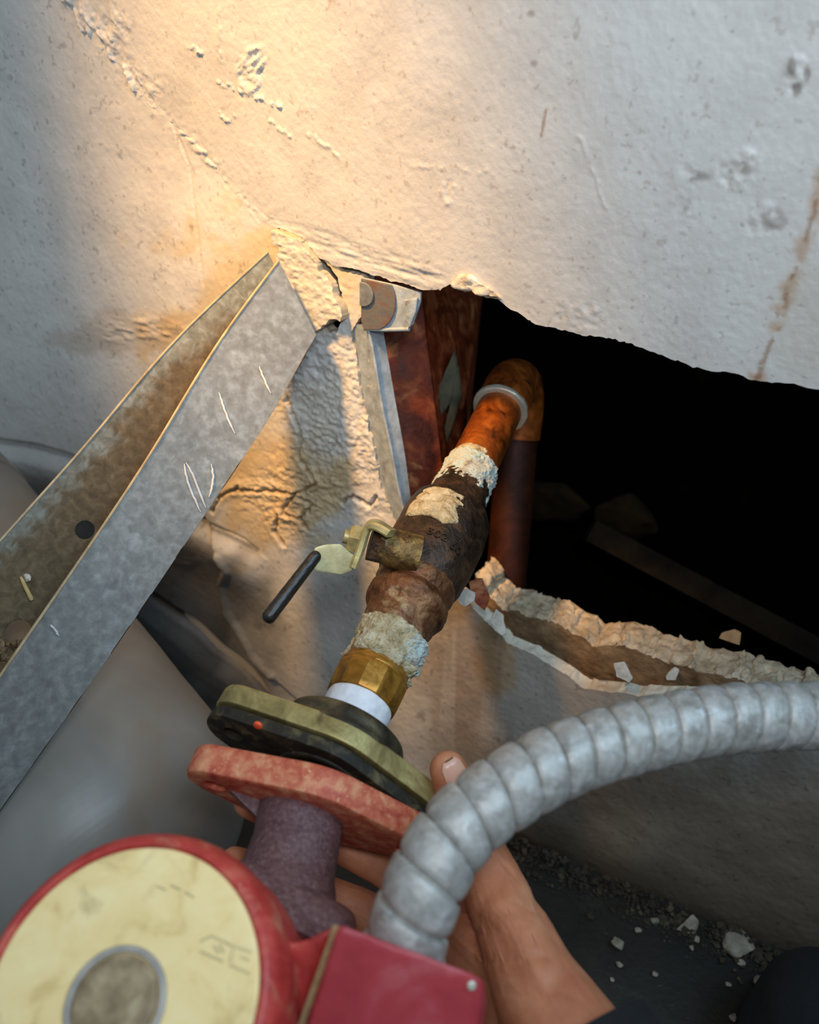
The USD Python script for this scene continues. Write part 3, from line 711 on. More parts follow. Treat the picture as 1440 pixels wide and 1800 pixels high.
obj('wing', ribbon(pl, pr, .0012), 'bead', bead, label='wing lapping over the plaster')
obj('wing', ribbon(pr, pt, .0012), 'bead', bead, label='wing facing the stud')
obj('nose', tube(spline(pr, 60) - FW * .0012, .0013, 10), 'bead', bead)

br = thing('steel_bracket', 'galvanized bracket with a rusted round knockout under the upper rim of the hole', 'bracket')
BRP = Plane(P(690, 530, dW(690, 530) - .004), WALL.n, RX)
bq = lambda pts: BRP.px(pts)
fr = (BRP.o, BRP.x, BRP.y, BRP.n)
outline = Polygon(bq([(640, 487), (700, 500), (743, 513), (742, 530), (728, 570), (718, 577), (644, 577), (640, 560)]))
obj('bracket_plate', plate(outline, fr, 0, .0025, .0009), 'bead', br)
dc = bq([(650, 522)])[0]
obj('knockout_disc', plate(Point(*dc).buffer(.0232).intersection(outline), fr, .0026, .0046, .0008), 'rust_disc', br, label='rust-stained round knockout')
obj('knockout_disc', plate(Point(*(dc + [-.002, .003])).buffer(.0085).intersection(outline), fr, .0047, .0066, .0008), 'galv', br, label='grey inner disc')
obj('flange_lip', tube([BRP.xyz(bq([q]))[0] + BRP.n * .0022 for q in ((642, 576), (680, 578), (722, 577))], .0016, 10), 'bead', br)
clip = plate(Polygon(bq([(718, 524), (741, 520), (738, 545), (727, 572), (720, 560)])), fr, .003, .006, .0012)
obj('clip', clip, 'bead', br)

lath = thing('wood_lath', 'dim wooden lath crossing the dark space behind the hole', 'lath')
a, b = P(1030, 950, .80), P(1500, 1200, .74)
w1 = unit(np.cross(b - a, FW)) * .022
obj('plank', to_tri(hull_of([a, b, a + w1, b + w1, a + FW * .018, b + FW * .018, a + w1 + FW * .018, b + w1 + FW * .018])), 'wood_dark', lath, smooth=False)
for k, (px, py, d, r) in enumerate(((965, 885, .93, .018), (1095, 912, .95, .020))):
    c = P(px, py, d); pts = c + RNG.normal(0, 1, (40, 3)) * r * [1, .7, 1]
    m = soften(hull_of(pts), 0.004, 6, 0.006, 90, k)
    tag(obj('rubble_lump', m, mat(f'tan_lump_{k}', [(0.3, (28, 20, 8)), (0.7, (44, 31, 14))], 40, rough=1.0, spec=0.1)), ('left' if k == 0 else 'right') + ' of two dim tan lumps deep in the dark hole', 'rubble')

# loose chips along the lower rim of the hole
def chip(name, pts, d, t, label, material='chip', seed=0):
    m = prism_px(pts, d, t, 0.002, 2, 0.0018, seed)
    return tag(obj(name, m, material), label, 'plaster chip')
chip('plaster_chip', [(806, 1045), (818, 1034), (836, 1042), (834, 1056), (818, 1066), (806, 1060)], .607, .010, 'smooth white plaster chip just right of the valve body on the rim of the hole', seed=1)
chip('plaster_chip', [(862, 1090), (872, 1070), (884, 1080), (891, 1112), (884, 1118), (868, 1106)], .610, .006, 'tan plaster chip standing upright in the left end of the torn rim', seed=2)
chip('plaster_chip', [(1079, 1166), (1098, 1163), (1113, 1192), (1106, 1200), (1084, 1189)], .6165, .006, 'pale square plaster chip at the middle of the torn rim above the conduit', seed=3)
chip('plaster_chip', [(1268, 1112), (1292, 1106), (1304, 1112), (1300, 1134), (1264, 1122)], .642, .010, 'small tan flake on the far rough rim of the hole near the right', 'tan', seed=4)
chip('plaster_chip', [(1170, 1188), (1186, 1172), (1194, 1176), (1188, 1196), (1172, 1196)], .632, .004, 'thin splinter of plaster in the right end of the gap', seed=5)
m = prism_px([(824, 1022), (848, 1016), (862, 1050), (852, 1074), (830, 1052)], .638, .01, 0.003, 2, 0.002, 9)
tag(obj('lath_stub', m, 'wood'), 'broken brown lath end behind the valve at the left end of the gap', 'lath')

# ------------------------------------------------------------------ copper pipe
E, F = P(880, 718, .655), P(588, 1330, .455)
AX = unit(F - E); L_ = unit(V(.886, -.464, 0) - AX * (V(.886, -.464, 0) @ AX)); Mx = np.cross(AX, L_)
if Mx @ FW > 0: Mx = -Mx                                       # Mx faces the viewer
def t_of_y(y):
    ts = np.linspace(-.05, .5, 4000); return float(np.interp(y, proj(E + ts[:, None] * AX)[:, 1], ts))
def T(y): return t_of_y(y)
def rad(y, w):
    """Radius of a part that measures w pixels across where the axis is at height y."""
    p = E + T(y) * AX; return w / 2 / FPX * ((p - C) @ FW) * 1.0

pipe = thing('copper_pipe', 'corroded orange copper pipe with an elbow coming out of the hole', 'pipe')
r0 = rad(790, 84)
obj('pipe_run', lathe(E, AX, dense(np.array([(T(705), r0 * .99), (T(788), r0), (T(790), r0 * .985), (T(792), r0), (T(796), r0 * 1.0), (T(798), r0 * .985), (T(800), r0), (T(905), r0)]), .0012), 56, wob=.0008, wobs=90, seed=1), 'old_copper', pipe)
el = spline([E - AX * .001, E - AX * .012, P(896, 684, .678), P(908, 676, .698), P(913, 700, .714), P(911, 740, .722), P(908, 770, .725)], 60)
obj('elbow', tube(el, np.r_[np.full(50, .0212), np.linspace(.0212, .0208, 10)], 48), 'old_copper', pipe)
obj('solder_ring', lathe(E, AX, rounded([(T(716) - .0005, .010), (T(716) - .0008, .0228), (T(716) + .0042, .0226), (T(716) + .0042, .010)], .0018), 56, wob=.0014, wobs=200, seed=4), 'solder', pipe, label='bright solder ring under the elbow')
obj('riser', tube(spline([P(911, 735, .722), P(903, 850, .735), P(893, 980, .75), P(880, 1150, .77)], 40), .0185, 40), 'dull_copper', pipe, label='dull copper riser dropping behind the elbow')
def crust(t0, t1, r, thick, seed, scale=90, bias=.5, n=220, ang=None, ext=None, rows_=130):
    """A lumpy crust round the axis: it breaks the surface only where the noise is high."""
    rows = np.linspace(t0, t1, rows_); a = np.linspace(0, 2 * np.pi, n, endpoint=False)
    u, w = Mx, np.cross(AX, Mx)
    base = np.interp(rows, [x[0] for x in r], [x[1] for x in r]) if isinstance(r, list) else np.full(rows_, r)
    d = np.cos(a)[None, :, None] * u + np.sin(a)[None, :, None] * w
    v = E + rows[:, None, None] * AX + base[:, None, None] * d
    h = 0.75 * fbm(v * scale, 4, seed) + 0.25 * fbm(v * scale * 5, 4, seed + 1) - bias
    x = np.linspace(0, 1, rows_)[:, None]
    h = h + 0.5 * (sm(x, 0, .22) * sm(x, 1, .78) - 1)
    if ang is not None:
        da = np.abs((a - ang[0] + np.pi) % (2 * np.pi) - np.pi)[None]
        h = h + 0.6 * (sm(da, ang[1] + .5, ang[1] - .2) - 1)
    h = np.where(h > 0, thick * np.minimum(1, h * 6) * (0.1 + 0.7 * fbm(v * 260, 4, seed + 3) + 0.9 * np.abs(fbm(v * 700, 4, seed + 4) - .4)), -.004)
    v = v + h[..., None] * d
    v = v.reshape(-1, 3); f = grid_faces(rows_, n)
    return trimesh.Trimesh(v, f, process=False)
obj('mineral_crust', crust(T(812), T(885), [(T(800), r0), (T(850), r0 * 1.02), (T(890), r0 * 1.08)], .0034, 21, 70, .30, ang=(-.1, 2.6)), 'crust_blue', pipe, smooth=60, label='pale blue-green crust at the valve end of the pipe')
obj('mineral_crust', crust(T(808), T(842), r0, .0026, 33, 80, .38, ang=(.9, 1.0)), 'crust', pipe, smooth=60, label='cream crust fringe on the pipe')

# ------------------------------------------------------------------ ball valve
valve = thing('ball_valve', 'blackened bronze ball valve with a lever handle crusted with white minerals', 'valve')
R = lambda y, w: (T(y), rad(y, w))
prof = [(T(850), .012), R(850, 92), R(868, 100), R(878, 104), R(884, 106), R(897, 112), R(901, 142), R(918, 154), R(945, 160), R(990, 161), R(1012, 156), R(1022, 148), R(1028, 138), R(1034, 134)]
obj('valve_body', lathe(E, AX, rounded([*prof, (T(1034), .012)], .003), 128, wob=.0018, wobs=110, seed=5), 'bronze', valve)
pb = [(T(1020), .012), R(1020, 138), R(1030, 144), R(1040, 142), R(1047, 132), R(1052, 136), R(1058, 149), R(1074, 147), R(1083, 126), R(1120, 116), R(1140, 116), (T(1140), .012)]
obj('end_cap', lathe(E, AX, rounded(pb, .0022), 128, wob=.0034, wobs=130, seed=6), 'bronze_brown', valve)
neck = lathe(E, AX, rounded([(T(858), .01), R(858, 98), R(880, 104), R(892, 108), (T(892), .01)], .002), 8, ref=Mx)
obj('collar', neck, 'bronze', valve, smooth=20)
obj('mineral_crust', crust(T(902), T(972), [R(902, 143), R(918, 155), R(945, 161), R(975, 162)], .0028, 57, 46, .40, ang=(.42, .62)), 'crust', valve, smooth=60, label='thick cream crust patch on the valve shoulder')
obj('mineral_crust', crust(T(1100), T(1192), [R(1100, 116), R(1192, 118)], .0060, 63, 40, .40), 'crust', valve, smooth=60, label='cream crust round the lower joint')
obj('mineral_crust', crust(T(1112), T(1172), [R(1100, 124), R(1192, 120)], .0058, 71, 60, .36, ang=(-1.0, .5)), 'crust_blue', valve, smooth=60, label='grey-white crust lump at the lower right')
# cast lettering wrapped on the body
def cast_text(s, y, ang, h, depth=.0016):
    tm = text_mesh(s, h, .0012); v = np.array(tm.vertices)
    tt, rr = T(y), rad(y, 160)
    th = ang - v[:, 0] / rr; t = tt - v[:, 1]; r = rr + v[:, 2] + depth - .0012
    u, w = Mx, np.cross(AX, Mx)
    p = E + t[:, None] * AX + r[:, None] * (np.cos(th)[:, None] * u + np.sin(th)[:, None] * w)
    return trimesh.Trimesh(p, tm.faces, process=False)
SGN = 1 if np.cross(AX, Mx) @ RX < 0 else -1
obj('cast_lettering', cast_text('302', 992, .36 * SGN, .0056), 'bronze', valve, smooth=False, label='raised figures 302')
obj('cast_lettering', cast_text('60', 996, -.20 * SGN, .0056), 'bronze', valve, smooth=False, label='raised figures 60')
# stem, packing nut, lever
S0, S1 = P(735, 976, .520), P(604, 942, .5135)
SD = unit(S1 - S0)
sp = lambda x: np.interp(x, [604, 735], [np.linalg.norm(S1 - S0), 0])
obj('stem_boss', lathe(S0, SD, rounded([(0, .0128), (sp(688), .0128), (sp(678), .0112), (sp(662), .0108), (sp(660), .004)], .0012), 48, wob=.0022, seed=8), 'bronze_gold', valve)
obj('packing_nut', lathe(S0, SD, rounded([(sp(672), .004), (sp(672), .0120), (sp(650), .0120), (sp(650), .004)], .0006), 6, ref=V(0, 1, .35)), 'bronze', valve, smooth=20)
obj('lever_nut', lathe(S0, SD, rounded([(sp(640), .003), (sp(640), .0096), (sp(618), .0096), (sp(612), .0082), (sp(612), .003)], .0005), 6, ref=V(.1, 1, .5)), 'lever', valve, smooth=20, label='yellow zinc lever nut')
obj('stem_tip', lathe(S0, SD, rounded([(sp(616), .0045), (sp(602), .0045), (sp(600), .0036), (sp(600), .001)], .0005), 20), 'lever_grey', valve)
def strip(pts, wid, w, t, n=70, half=None):
    """A flat bar of width w and thickness t swept along pts; wid gives its width direction at each point."""
    k = len(pts); c = spline(np.hstack([np.asarray(pts), np.asarray(wid)]), n)
    p, wd = c[:, :3], c[:, 3:]; tt = np.gradient(p, axis=0); tt /= np.linalg.norm(tt, axis=1, keepdims=True)
    wd = wd - tt * (wd * tt).sum(1, keepdims=True); wd /= np.linalg.norm(wd, axis=1, keepdims=True)
    nn = np.cross(tt, wd); w = np.interp(np.linspace(0, 1, n), np.linspace(0, 1, len(w)), w) if np.ndim(w) else np.full(n, w)
    b = t * .25; v = []
    for sx, bx_, sy, by_ in ((-1, 0, -1, 1), (-1, 0, 1, 1), (-1, 1, 1, 0), (1, 1, 1, 0), (1, 0, 1, 1), (1, 0, -1, 1), (1, 1, -1, 0), (-1, 1, -1, 0)):
        v.append(p + wd * (sx * (w / 2 - b * bx_))[:, None] + nn * (sy * (t / 2 - b * by_)))
    v = np.stack(v, 1); m = v.shape[1]
    f = grid_faces(n, m); vv = v.reshape(-1, 3); kk = len(vv)
    vv = np.vstack([vv, p[0], p[-1]]); j = np.arange(m); e = (n - 1) * m
    f = np.vstack([f, np.stack([np.full(m, kk), (j + 1) % m, j], 1), np.stack([np.full(m, kk + 1), e + j, e + (j + 1) % m], 1)])
    mm = trimesh.Trimesh(vv, f, process=False); mm.fix_normals(); return mm
hook = [P(688, 938, .503), P(672, 928, .505), P(660, 923, .507), P(651, 924, .509), P(645, 932, .510), P(638, 952, .511), P(630, 976, .5115), P(622, 996, .512)]
wdir = V(-.05, -.18, 1)
obj('lever_hook', strip(hook, [wdir] * len(hook), .0125, .0052), 'lever', valve, smooth=30, label='bright hooked stop of the lever')
PLT = [(553, 962), (575, 956), (600, 956), (617, 972), (632, 980), (620, 1002), (602, 1010), (556, 1005), (548, 996)]
obj('lever_plate', prism_px(PLT, [.502 + .00008 * (x - 550) for x, _ in PLT], .0028, .002, 1), 'lever_grey', valve, smooth=30)
g = [P(575, 962, .5045), P(553, 980, .503), P(532, 1008, .499), P(508, 1040, .494), P(487, 1066, .490), P(474, 1083, .4875)]
gm = hull_of(np.vstack([np.vstack([to_tri(ball(q + V(.18, .2, 1) * sgn * .0045, r, 16)).vertices for sgn in (-1, 1)]) for q, r in ((g[1], .0038), (g[5], .0043))]))
obj('grip', soften(gm, .0016, 4, .0006, 300, 4), 'grip', valve, label='black vinyl sleeve on the lever')

# ------------------------------------------------------------------ brass fitting, tape and flange
fit = thing('brass_adapter', 'flux-stained brass hexagon adapter below the crusted joint', 'fitting')
obj('hex_collar', lathe(E, AX, rounded([(T(1188), .01), R(1188, 128), R(1194, 132), R(1228, 132), R(1236, 126), (T(1236), .01)], .0012), 12, ref=Mx * .97 + L_ * .2), 'brass', fit, smooth=20)
obj('socket', lathe(E, AX, rounded([(T(1130), .01), R(1130, 112), R(1170, 116), R(1184, 120), R(1190, 120), (T(1190), .01)], .0012), 64, wob=.0015, seed=9), 'brass', fit)
obj('rim', lathe(E, AX, rounded([(T(1180), .01), R(1180, 122), R(1186, 126), R(1190, 126), (T(1190), .01)], .001), 64, wob=.001, seed=19), 'brass', fit)
tp = obj('thread_tape', lathe(E, AX, rounded([(T(1233), .01), R(1233, 116), R(1240, 121), R(1252, 122), R(1266, 118), R(1290, 112), (T(1290), .01)], .0015), 64, wob=.0012, wobs=260, seed=10), 'tape')
tag(tp, 'white thread seal tape wound under the brass hexagon', 'tape')

flange = thing('brass_flange', 'tarnished oval brass pipe flange under the white tape', 'flange')
O = E + AX * T(1330)
FR = (O, L_, Mx, AX)
def oval(half, ear, mid, shift=(0, 0)):
    return unary_union([Point(-half, 0).buffer(ear, 32), Point(half, 0).buffer(ear, 32), Point(0, 0).buffer(mid, 48)]).convex_hull.buffer(.001)
ov = oval(.054, .0165, .036)
holed = lambda o, r, c: o.difference(unary_union([Point(-c, 0).buffer(r, 16), Point(c, 0).buffer(r, 16)]))
def bored(tri_mesh, frame, spots, r, t0, t1):
    m = Manifold(MMesh(np.asarray(tri_mesh.vertices, np.float32), np.asarray(tri_mesh.faces, np.uint32)))
    o, x, y, z = frame
    for (a, b, rr) in spots:
        c = o + x * a + y * b
        ring = [c + (x * math.cos(q) + y * math.sin(q)) * rr + z * t for q in np.linspace(0, 2 * np.pi, 25)[:-1] for t in (t0 - .01, t1 + .01)]
        m = m - hull_of(ring)
    return to_tri(m)
def try_bored(tm, *a):
    tm = trimesh.Trimesh(tm.vertices, tm.faces, process=True); tm.fix_normals()
    try:
        k = bored(tm, *a)
        return k if len(k.faces) > 100 else tm
    except Exception:
        return tm
obj('flange_plate', try_bored(plate(ov, FR, -.0062, .0058, .0016), FR, [(-.054, 0, .0062), (.054, 0, .0062)], 0, -.01, .01), 'flange_brass', flange, smooth=30)
obj('hub', lathe(O, AX, rounded([(-.0185, .012), (-.0185, .0285), (-.0165, .0345), (-.0125, .0362), (-.0085, .0362), (-.004, .038), (-.004, .01)], .0022), 80, wob=.001, seed=12), 'hub_dark', flange, label='dark raised hub of the flange')

gask = thing('rubber_gasket', 'black rubber gasket hanging under the brass flange, marked with an orange dot', 'gasket')
ga = unit(AX + Mx * .05); gl = unit(L_ - ga * (L_ @ ga)); gm_ = np.cross(ga, gl); gm_ = gm_ if gm_ @ Mx > 0 else -gm_
GO = O + AX * .0115 - L_ * .001
GFR = (GO, gl, gm_, ga)
gs = oval(.0535, .0160, .034)
obj('gasket_plate', try_bored(plate(gs, GFR, -.003, .0038, .0010), GFR, [(-.0535, 0, .0062), (.0535, 0, .0062), (0, 0, .021)], 0, -.01, .01), 'rubber', gask, smooth=30)
obj('bead_ring', lathe(GO + ga * .0032, ga, rounded([(0, .022), (.0018, .0226), (.0018, .026), (0, .0266)], .0008), 64), 'rubber', gask)
hit = P(453, 1276, 1) - C
dot_c = C + hit * ((GO + ga * .0038 - C) @ ga) / (hit @ ga)
q = np.linalg.norm
md = to_tri(hull_of([dot_c + (gl * math.cos(q) * .0024 + gm_ * math.sin(q) * .003) * k + ga * z for q in np.linspace(0, 6.2832, 15)[:-1] for k, z in ((1, -.001), (1, .0003), (.7, .0007))]))
obj('paint_dot', md, 'orange', gask, label='small orange paint dot')

# ------------------------------------------------------------------ circulator pump
pump = thing('circulator_pump', 'red cast iron circulator pump with a round cream end plate, held in the hand', 'pump')
a2 = unit(V(-.24, -.75, .60)); PO = P(556, 1411, .430)
l2 = unit(V(.92, -.39, .0) - a2 * (V(.92, -.39, 0) @ a2)); m2 = np.cross(a2, l2); m2 = m2 if m2 @ FW < 0 else -m2
PFR = (PO, l2, m2, a2)
po = oval(.0525, .0155, .036)
obj('pump_flange', try_bored(plate(po, PFR, -.008, .0085, .0034), PFR, [(-.0525, 0, .006), (.0525, 0, .006)], 0, -.012, .012), 'red_dusty', pump, smooth=30)
rib = hull_of(np.vstack([PO + l2 * -.050 + a2 * .006 + m2 * q for q in (-.002, .002)] + [PO + l2 * -.024 + a2 * t + m2 * q for q in (-.002, .002) for t in (.004, .018)]))
obj('web_rib', to_tri(rib), 'maroon', pump)
nk = spline([P(538, 1392, .433), P(530, 1430, .425), P(520, 1480, .414), P(505, 1540, .403), P(492, 1600, .391), P(470, 1680, .375)], 50)
nr = np.interp(np.linspace(0, 1, 50), [0, .14, .32, .52, .72, 1], [.0240, .0228, .0218, .0232, .027, .036])
nm = tube(nk, nr, 72, ref=L_)
nm.vertices = nm.vertices + nm.vertex_normals * (.0014 * (fbm(nm.vertices * 200, 4, 31) - .5))[:, None]
obj('neck', nm, 'maroon', pump, smooth=60)
PM = P(212, 1748, .300); pn = unit(V(-.10, .60, .79))
pu = unit(np.cross([0, 0, 1], pn)); pv = np.cross(pn, pu)
vol = [ball(PM - pn * .085 + pu * x + pv * y, r, 32) for x, y, r in ((.0, 0, .050), (.03, .004, .040))]
vol += [hull_of(np.vstack([to_tri(ball(P(480, 1640, .378), .026, 24)).vertices, to_tri(ball(PM - pn * .08 + pu * .03, .036, 24)).vertices]))]
vol += [hull_of(np.vstack([to_tri(ball(P(588, 1630, .368), .010, 20)).vertices, to_tri(ball(P(548, 1600, .375), .008, 20)).vertices, to_tri(ball(P(430, 1560, .382), .012, 20)).vertices, to_tri(ball(P(520, 1760, .37), .02, 20)).vertices, to_tri(ball(P(440, 1700, .375), .02, 20)).vertices]))]
vol += [hull_of([P(x, y, d) for x, y, d in ((500, 1560, .372), (534, 1584, .374), (594, 1617, .371), (598, 1644, .372), (545, 1670, .372), (480, 1665, .372), (500, 1560, .392), (534, 1588, .392), (590, 1622, .392), (545, 1670, .392), (480, 1665, .392))])]
obj('volute', soften(Manifold.batch_boolean(vol, OpType.Add), .004, 14, .001, 160, 3), 'maroon', pump, smooth=60)
hp = [(-.082, .030), (-.082, .056), (-.060, .0600), (-.012, .0600), (-.003, .0580), (.0008, .0545), (.0008, .0522), (-.0012, .0520), (-.0012, .030)]
obj('motor_housing', lathe(PM, pn, rounded(hp, .003, 6), 128, wob=.0012, wobs=60, seed=14), 'red', pump, smooth=40)
obj('end_plate', lathe(PM, pn, rounded([(-.004, .01), (-.004, .0516), (-.0002, .0516), (.0004, .0506), (.0004, .021), (.0004, .001)], .0006), 128), 'cream', pump, smooth=40, label='round cream end plate')
sc_o = PM + pu * -.0005 - pv * .003
plug = obj('vent_plug', lathe(sc_o, pn, rounded([(-.002, .004), (-.002, .0158), (.0020, .0158), (.0028, .0148), (.0028, .001)], .0008), 64, wob=.0006, seed=15), 'plug', pump, label='brown vent plug in the middle of the end plate')
obj('plug_ring', lathe(sc_o, pn, rounded([(-.002, .0164), (.0014, .0164), (.0020, .0172), (.0016, .0188), (.0004, .0192), (-.002, .0192)], .0005), 64), 'plug_ring', pump, label='grey ring round the vent plug')
# faint moulded relief on the end plate
def relief(px_line, r=.0009):
    pts = []
    for x, y in px_line:
        d = P(x, y, 1) - C; pts.append(C + d * ((PM - C) @ pn + .0004 * 1) / (d @ pn))
    return tube(np.array([pts[0] + (pts[-1] - pts[0]) * k for k in np.linspace(0, 1, 6)]), r * .55, 8)
rl = [((352, 1655), (372, 1645)), ((372, 1645), (412, 1664)), ((352, 1672), (392, 1690)), ((412, 1664), (404, 1690)), ((376, 1662), (386, 1676)), ((386, 1660), (394, 1674)), ((416, 1664), (442, 1674)), ((424, 1682), (438, 1688)), ((404, 1696), (440, 1712)), ((276, 1558), (292, 1564)), ((300, 1556), (318, 1564)), ((326, 1568), (342, 1578))]
obj('moulded_relief', trimesh.util.concatenate([relief(x) for x in rl]), 'cream_dark', pump, label='faint raised marks on the cream plate')
# bridge between motor and terminal box, and the box
jp = [(392, 1530), (430, 1575), (452, 1604), (470, 1632), (492, 1650), (515, 1656), (545, 1646), (590, 1626), (560, 1710), (524, 1806), (500, 1900), (380, 1900), (380, 1700)]
obj('box_bridge', prism_px(jp, .322, .05, .004, 10, .001, 5, along=-pn), 'red', pump, smooth=60)
gp = [(586, 1622), (597, 1627), (534, 1812), (505, 1900), (490, 1895), (522, 1806)]
obj('box_gasket', prism_px(gp, .3155, .045, .004, 2, along=-pn), 'tan', pump, label='tan strip between motor and terminal box')
bx = [(594, 1622), (700, 1661), (800, 1698), (838, 1713), (850, 1724), (851, 1745), (842, 1815), (820, 2010), (470, 1990), (535, 1806)]
tb = prism_px(bx, .312, .046, .0035, 5, along=-pn)
box_ = obj('terminal_box', tb, 'red_box', pump, smooth=50, label='crimson terminal box')
obj('cover_screw', lathe(P(829, 1732, .3118), unit(V(.1, .2, 1)), rounded([(-.002, .0005), (-.002, .0018), (.0006, .0018), (.001, .0012), (.001, .0003)], .0003), 20), 'solder', pump, label='small bright cover screw')
obj('fin', prism_px([(530, 1581), (594, 1615), (593, 1621), (528, 1587)], .3705, .006, .003, 1), 'tan', pump, label='thin bright casting edge beside the box')

# ------------------------------------------------------------------ flexible conduit
cond = thing('flexible_conduit', 'grey spiral-wound flexible metal conduit curving from the terminal box to the right', 'conduit')
cp = [(694, 1735, .334), (706, 1680, .334), (722, 1625, .335), (745, 1560, .338), (783, 1487, .345), (835, 1430, .352), (905, 1380, .360), (985, 1338, .370), (1080, 1305, .380), (1180, 1280, .390), (1290, 1263, .400), (1400, 1258, .410), (1500, 1256, .420), (1640, 1262, .43), (1800, 1280, .432), (2150, 1340, .395), (2600, 1460, .345)]
path = spline([P(*q) for q in cp], 3000)
sl = np.r_[0, np.cumsum(np.linalg.norm(np.diff(path, axis=0), axis=1))]
PITCHC = .0152
def coil(i, a):
    s = sl[i] / PITCHC + a / (2 * np.pi) * 1.0
    ph = s % 1.0
    pr = np.interp(ph, [0, .05, .16, .34, .6, .80, .90, .935, .95, 1], [.845, .91, .962, .99, 1.0, .995, .975, .955, .845, .840])
    return pr + .03 * (fbm(np.stack([sl[i] * 90 + 0 * a, np.cos(a) * 1.6 + 0 * i, np.sin(a) * 1.6 + 0 * i], -1), 3, 41) - .5) + .012 * (fbm(np.stack([sl[i] * 300 + 0 * a, np.cos(a) * 6 + 0 * i, np.sin(a) * 6 + 0 * i], -1), 3, 42) - .5)
cm = tube(path, .0171, 72, shape=coil)
obj('spiral_armor', cm, 'conduit', cond, smooth=28)
cm2 = spline([P(690, 1745, .334), P(700, 1705, .334), P(708, 1672, .334), P(713, 1655, .335)], 40)
obj('end_collar', tube(cm2, np.interp(np.linspace(0, 1, 40), [0, .5, .55, .9, 1], [.0195, .0195, .0185, .0178, .0150]), 48, shape=lambda i, a: 1 + .12 * (fbm(np.stack([i * .12 + 0 * a, np.cos(a) * 2 + 0 * i, np.sin(a) * 2 + 0 * i], -1), 4, 43) - .5)), 'conduit', cond, label='crushed collar where the conduit enters the box')

# ------------------------------------------------------------------ the hand
person = thing('person', 'bare right hand in a black sleeve holding the red pump from behind, thumb up', 'person')
def bone(a, b, ra, rb):
    return hull_of(np.vstack([to_tri(ball(a, ra, 28)).vertices, to_tri(ball(b, rb, 28)).vertices]))
def chain(js):
    return [bone(P(*a[:3]), P(*b[:3]), a[3], b[3]) for a, b in zip(js[:-1], js[1:])]
CMC, MCP, IP, TIP = (940, 1728, .392, .0215), (868, 1560, .425, .0165), (829, 1438, .441, .0132), (788, 1353, .441, .0100)
fingers = {'index': [(770, 1590, .462, .0125), (668, 1522, .474, .0105), (530, 1450, .476, .0092), (438, 1412, .455, .0082)],
           'middle': [(770, 1680, .452, .0128), (634, 1596, .468, .0108), (490, 1540, .468, .0094), (412, 1516, .444, .0082)],
           'ring': [(780, 1770, .44, .0122), (650, 1710, .462, .0104), (520, 1660, .466, .009), (440, 1640, .452, .008)],
           'little': [(810, 1840, .425, .0112), (690, 1810, .446, .009), (580, 1780, .45, .008), (520, 1760, .44, .0072)]}
WR, ARM = (1010, 1862, .368, .0285), (1130, 2120, .33, .036)
hb = chain([TIP, ((782 + 823) / 2 + 3, 1392, .4420, .0124), IP, (846, 1498, .432, .0132), MCP, CMC, WR, ARM])
hb += [bone(P(*CMC[:3]), P(*fingers['index'][0][:3]), .019, .0135), bone(P(*MCP[:3]), P(*fingers['index'][0][:3]), .014, .0125)]
hb += [hull_of(np.vstack([to_tri(ball(P(*q[:3]), q[3] * k, 20)).vertices for q, k in ((CMC, .85), (WR, .8), (fingers['index'][0], 1), (fingers['middle'][0], 1), (fingers['ring'][0], 1), (fingers['little'][0], 1))]))]
for f_ in fingers.values(): hb += chain(f_)
hm = soften(Manifold.batch_boolean(hb, OpType.Add), .0026, 22)
hp_ = proj(hm.vertices)
# creases at the thumb joints and wrist
disp = .0006 * (fbm(hm.vertices * 140, 4, 61) - .5)
for line, dep, wd in (([(822, 1620), (870, 1612), (920, 1608)], .0010, 7), ([(830, 1640), (880, 1634), (936, 1626)], .0008, 6), ([(846, 1500), (880, 1512), (905, 1540)], .0008, 6), ([(850, 1690), (900, 1684), (960, 1690)], .0012, 6), ([(838, 1612), (834, 1660), (842, 1700)], .0008, 12), ([(925, 1530), (940, 1560), (948, 1600)], .0012, 9), ([(900, 1590), (930, 1600), (955, 1596)], .001, 5), ([(870, 1740), (930, 1745), (1010, 1752)], .0007, 5), ([(806, 1425), (830, 1432), (852, 1430)], .0009, 5)):
    d, _ = seg_dist(hp_, line); disp -= dep * sm(d, wd, 0)
d, _ = seg_dist(hp_, [(884, 1600), (925, 1640), (950, 1700)])
disp += .003 * sm(d, 46, 8)
hm.vertices = hm.vertices + hm.vertex_normals * disp[:, None]
obj('hand', hm, 'skin', person, smooth=True)
# thumbnail on the left side of the thumb
nc = [P(757, 1338, .431), P(762, 1352, .430), P(770, 1366, .4295), P(778, 1384, .4295)]
TN = unit(V(.42, .12, 1)); ta = unit(P(788, 1353, .441) - P(829, 1438, .441)); tw = unit(np.cross(ta, TN))
nv, rows = [], 18
tipc, base = P(*TIP[:3]), P(804, 1392, .4420)
for i in range(rows):
    q = i / (rows - 1)
    c = base * (1 - q) + (tipc + ta * .0072) * q; r = (.0126 * (1 - q) + .0096 * q) * 1.02
    ww = .9 * math.sqrt(max(0, 1 - (max(0, .25 - q) / .25) ** 2)) * .62 * (1 if q < .8 else 1 - .35 * ((q - .8) / .2) ** 2)
    for a in np.linspace(-1, 1, 15):
        an = a * ww * 1.1
        nv.append(c + r * (math.cos(an) * TN + math.sin(an) * tw) * (1 if q < .86 else 1 - .12 * ((q - .86) / .14) ** 2))
nv = np.array(nv); nf = grid_faces(rows, 15, False); k = len(nv)
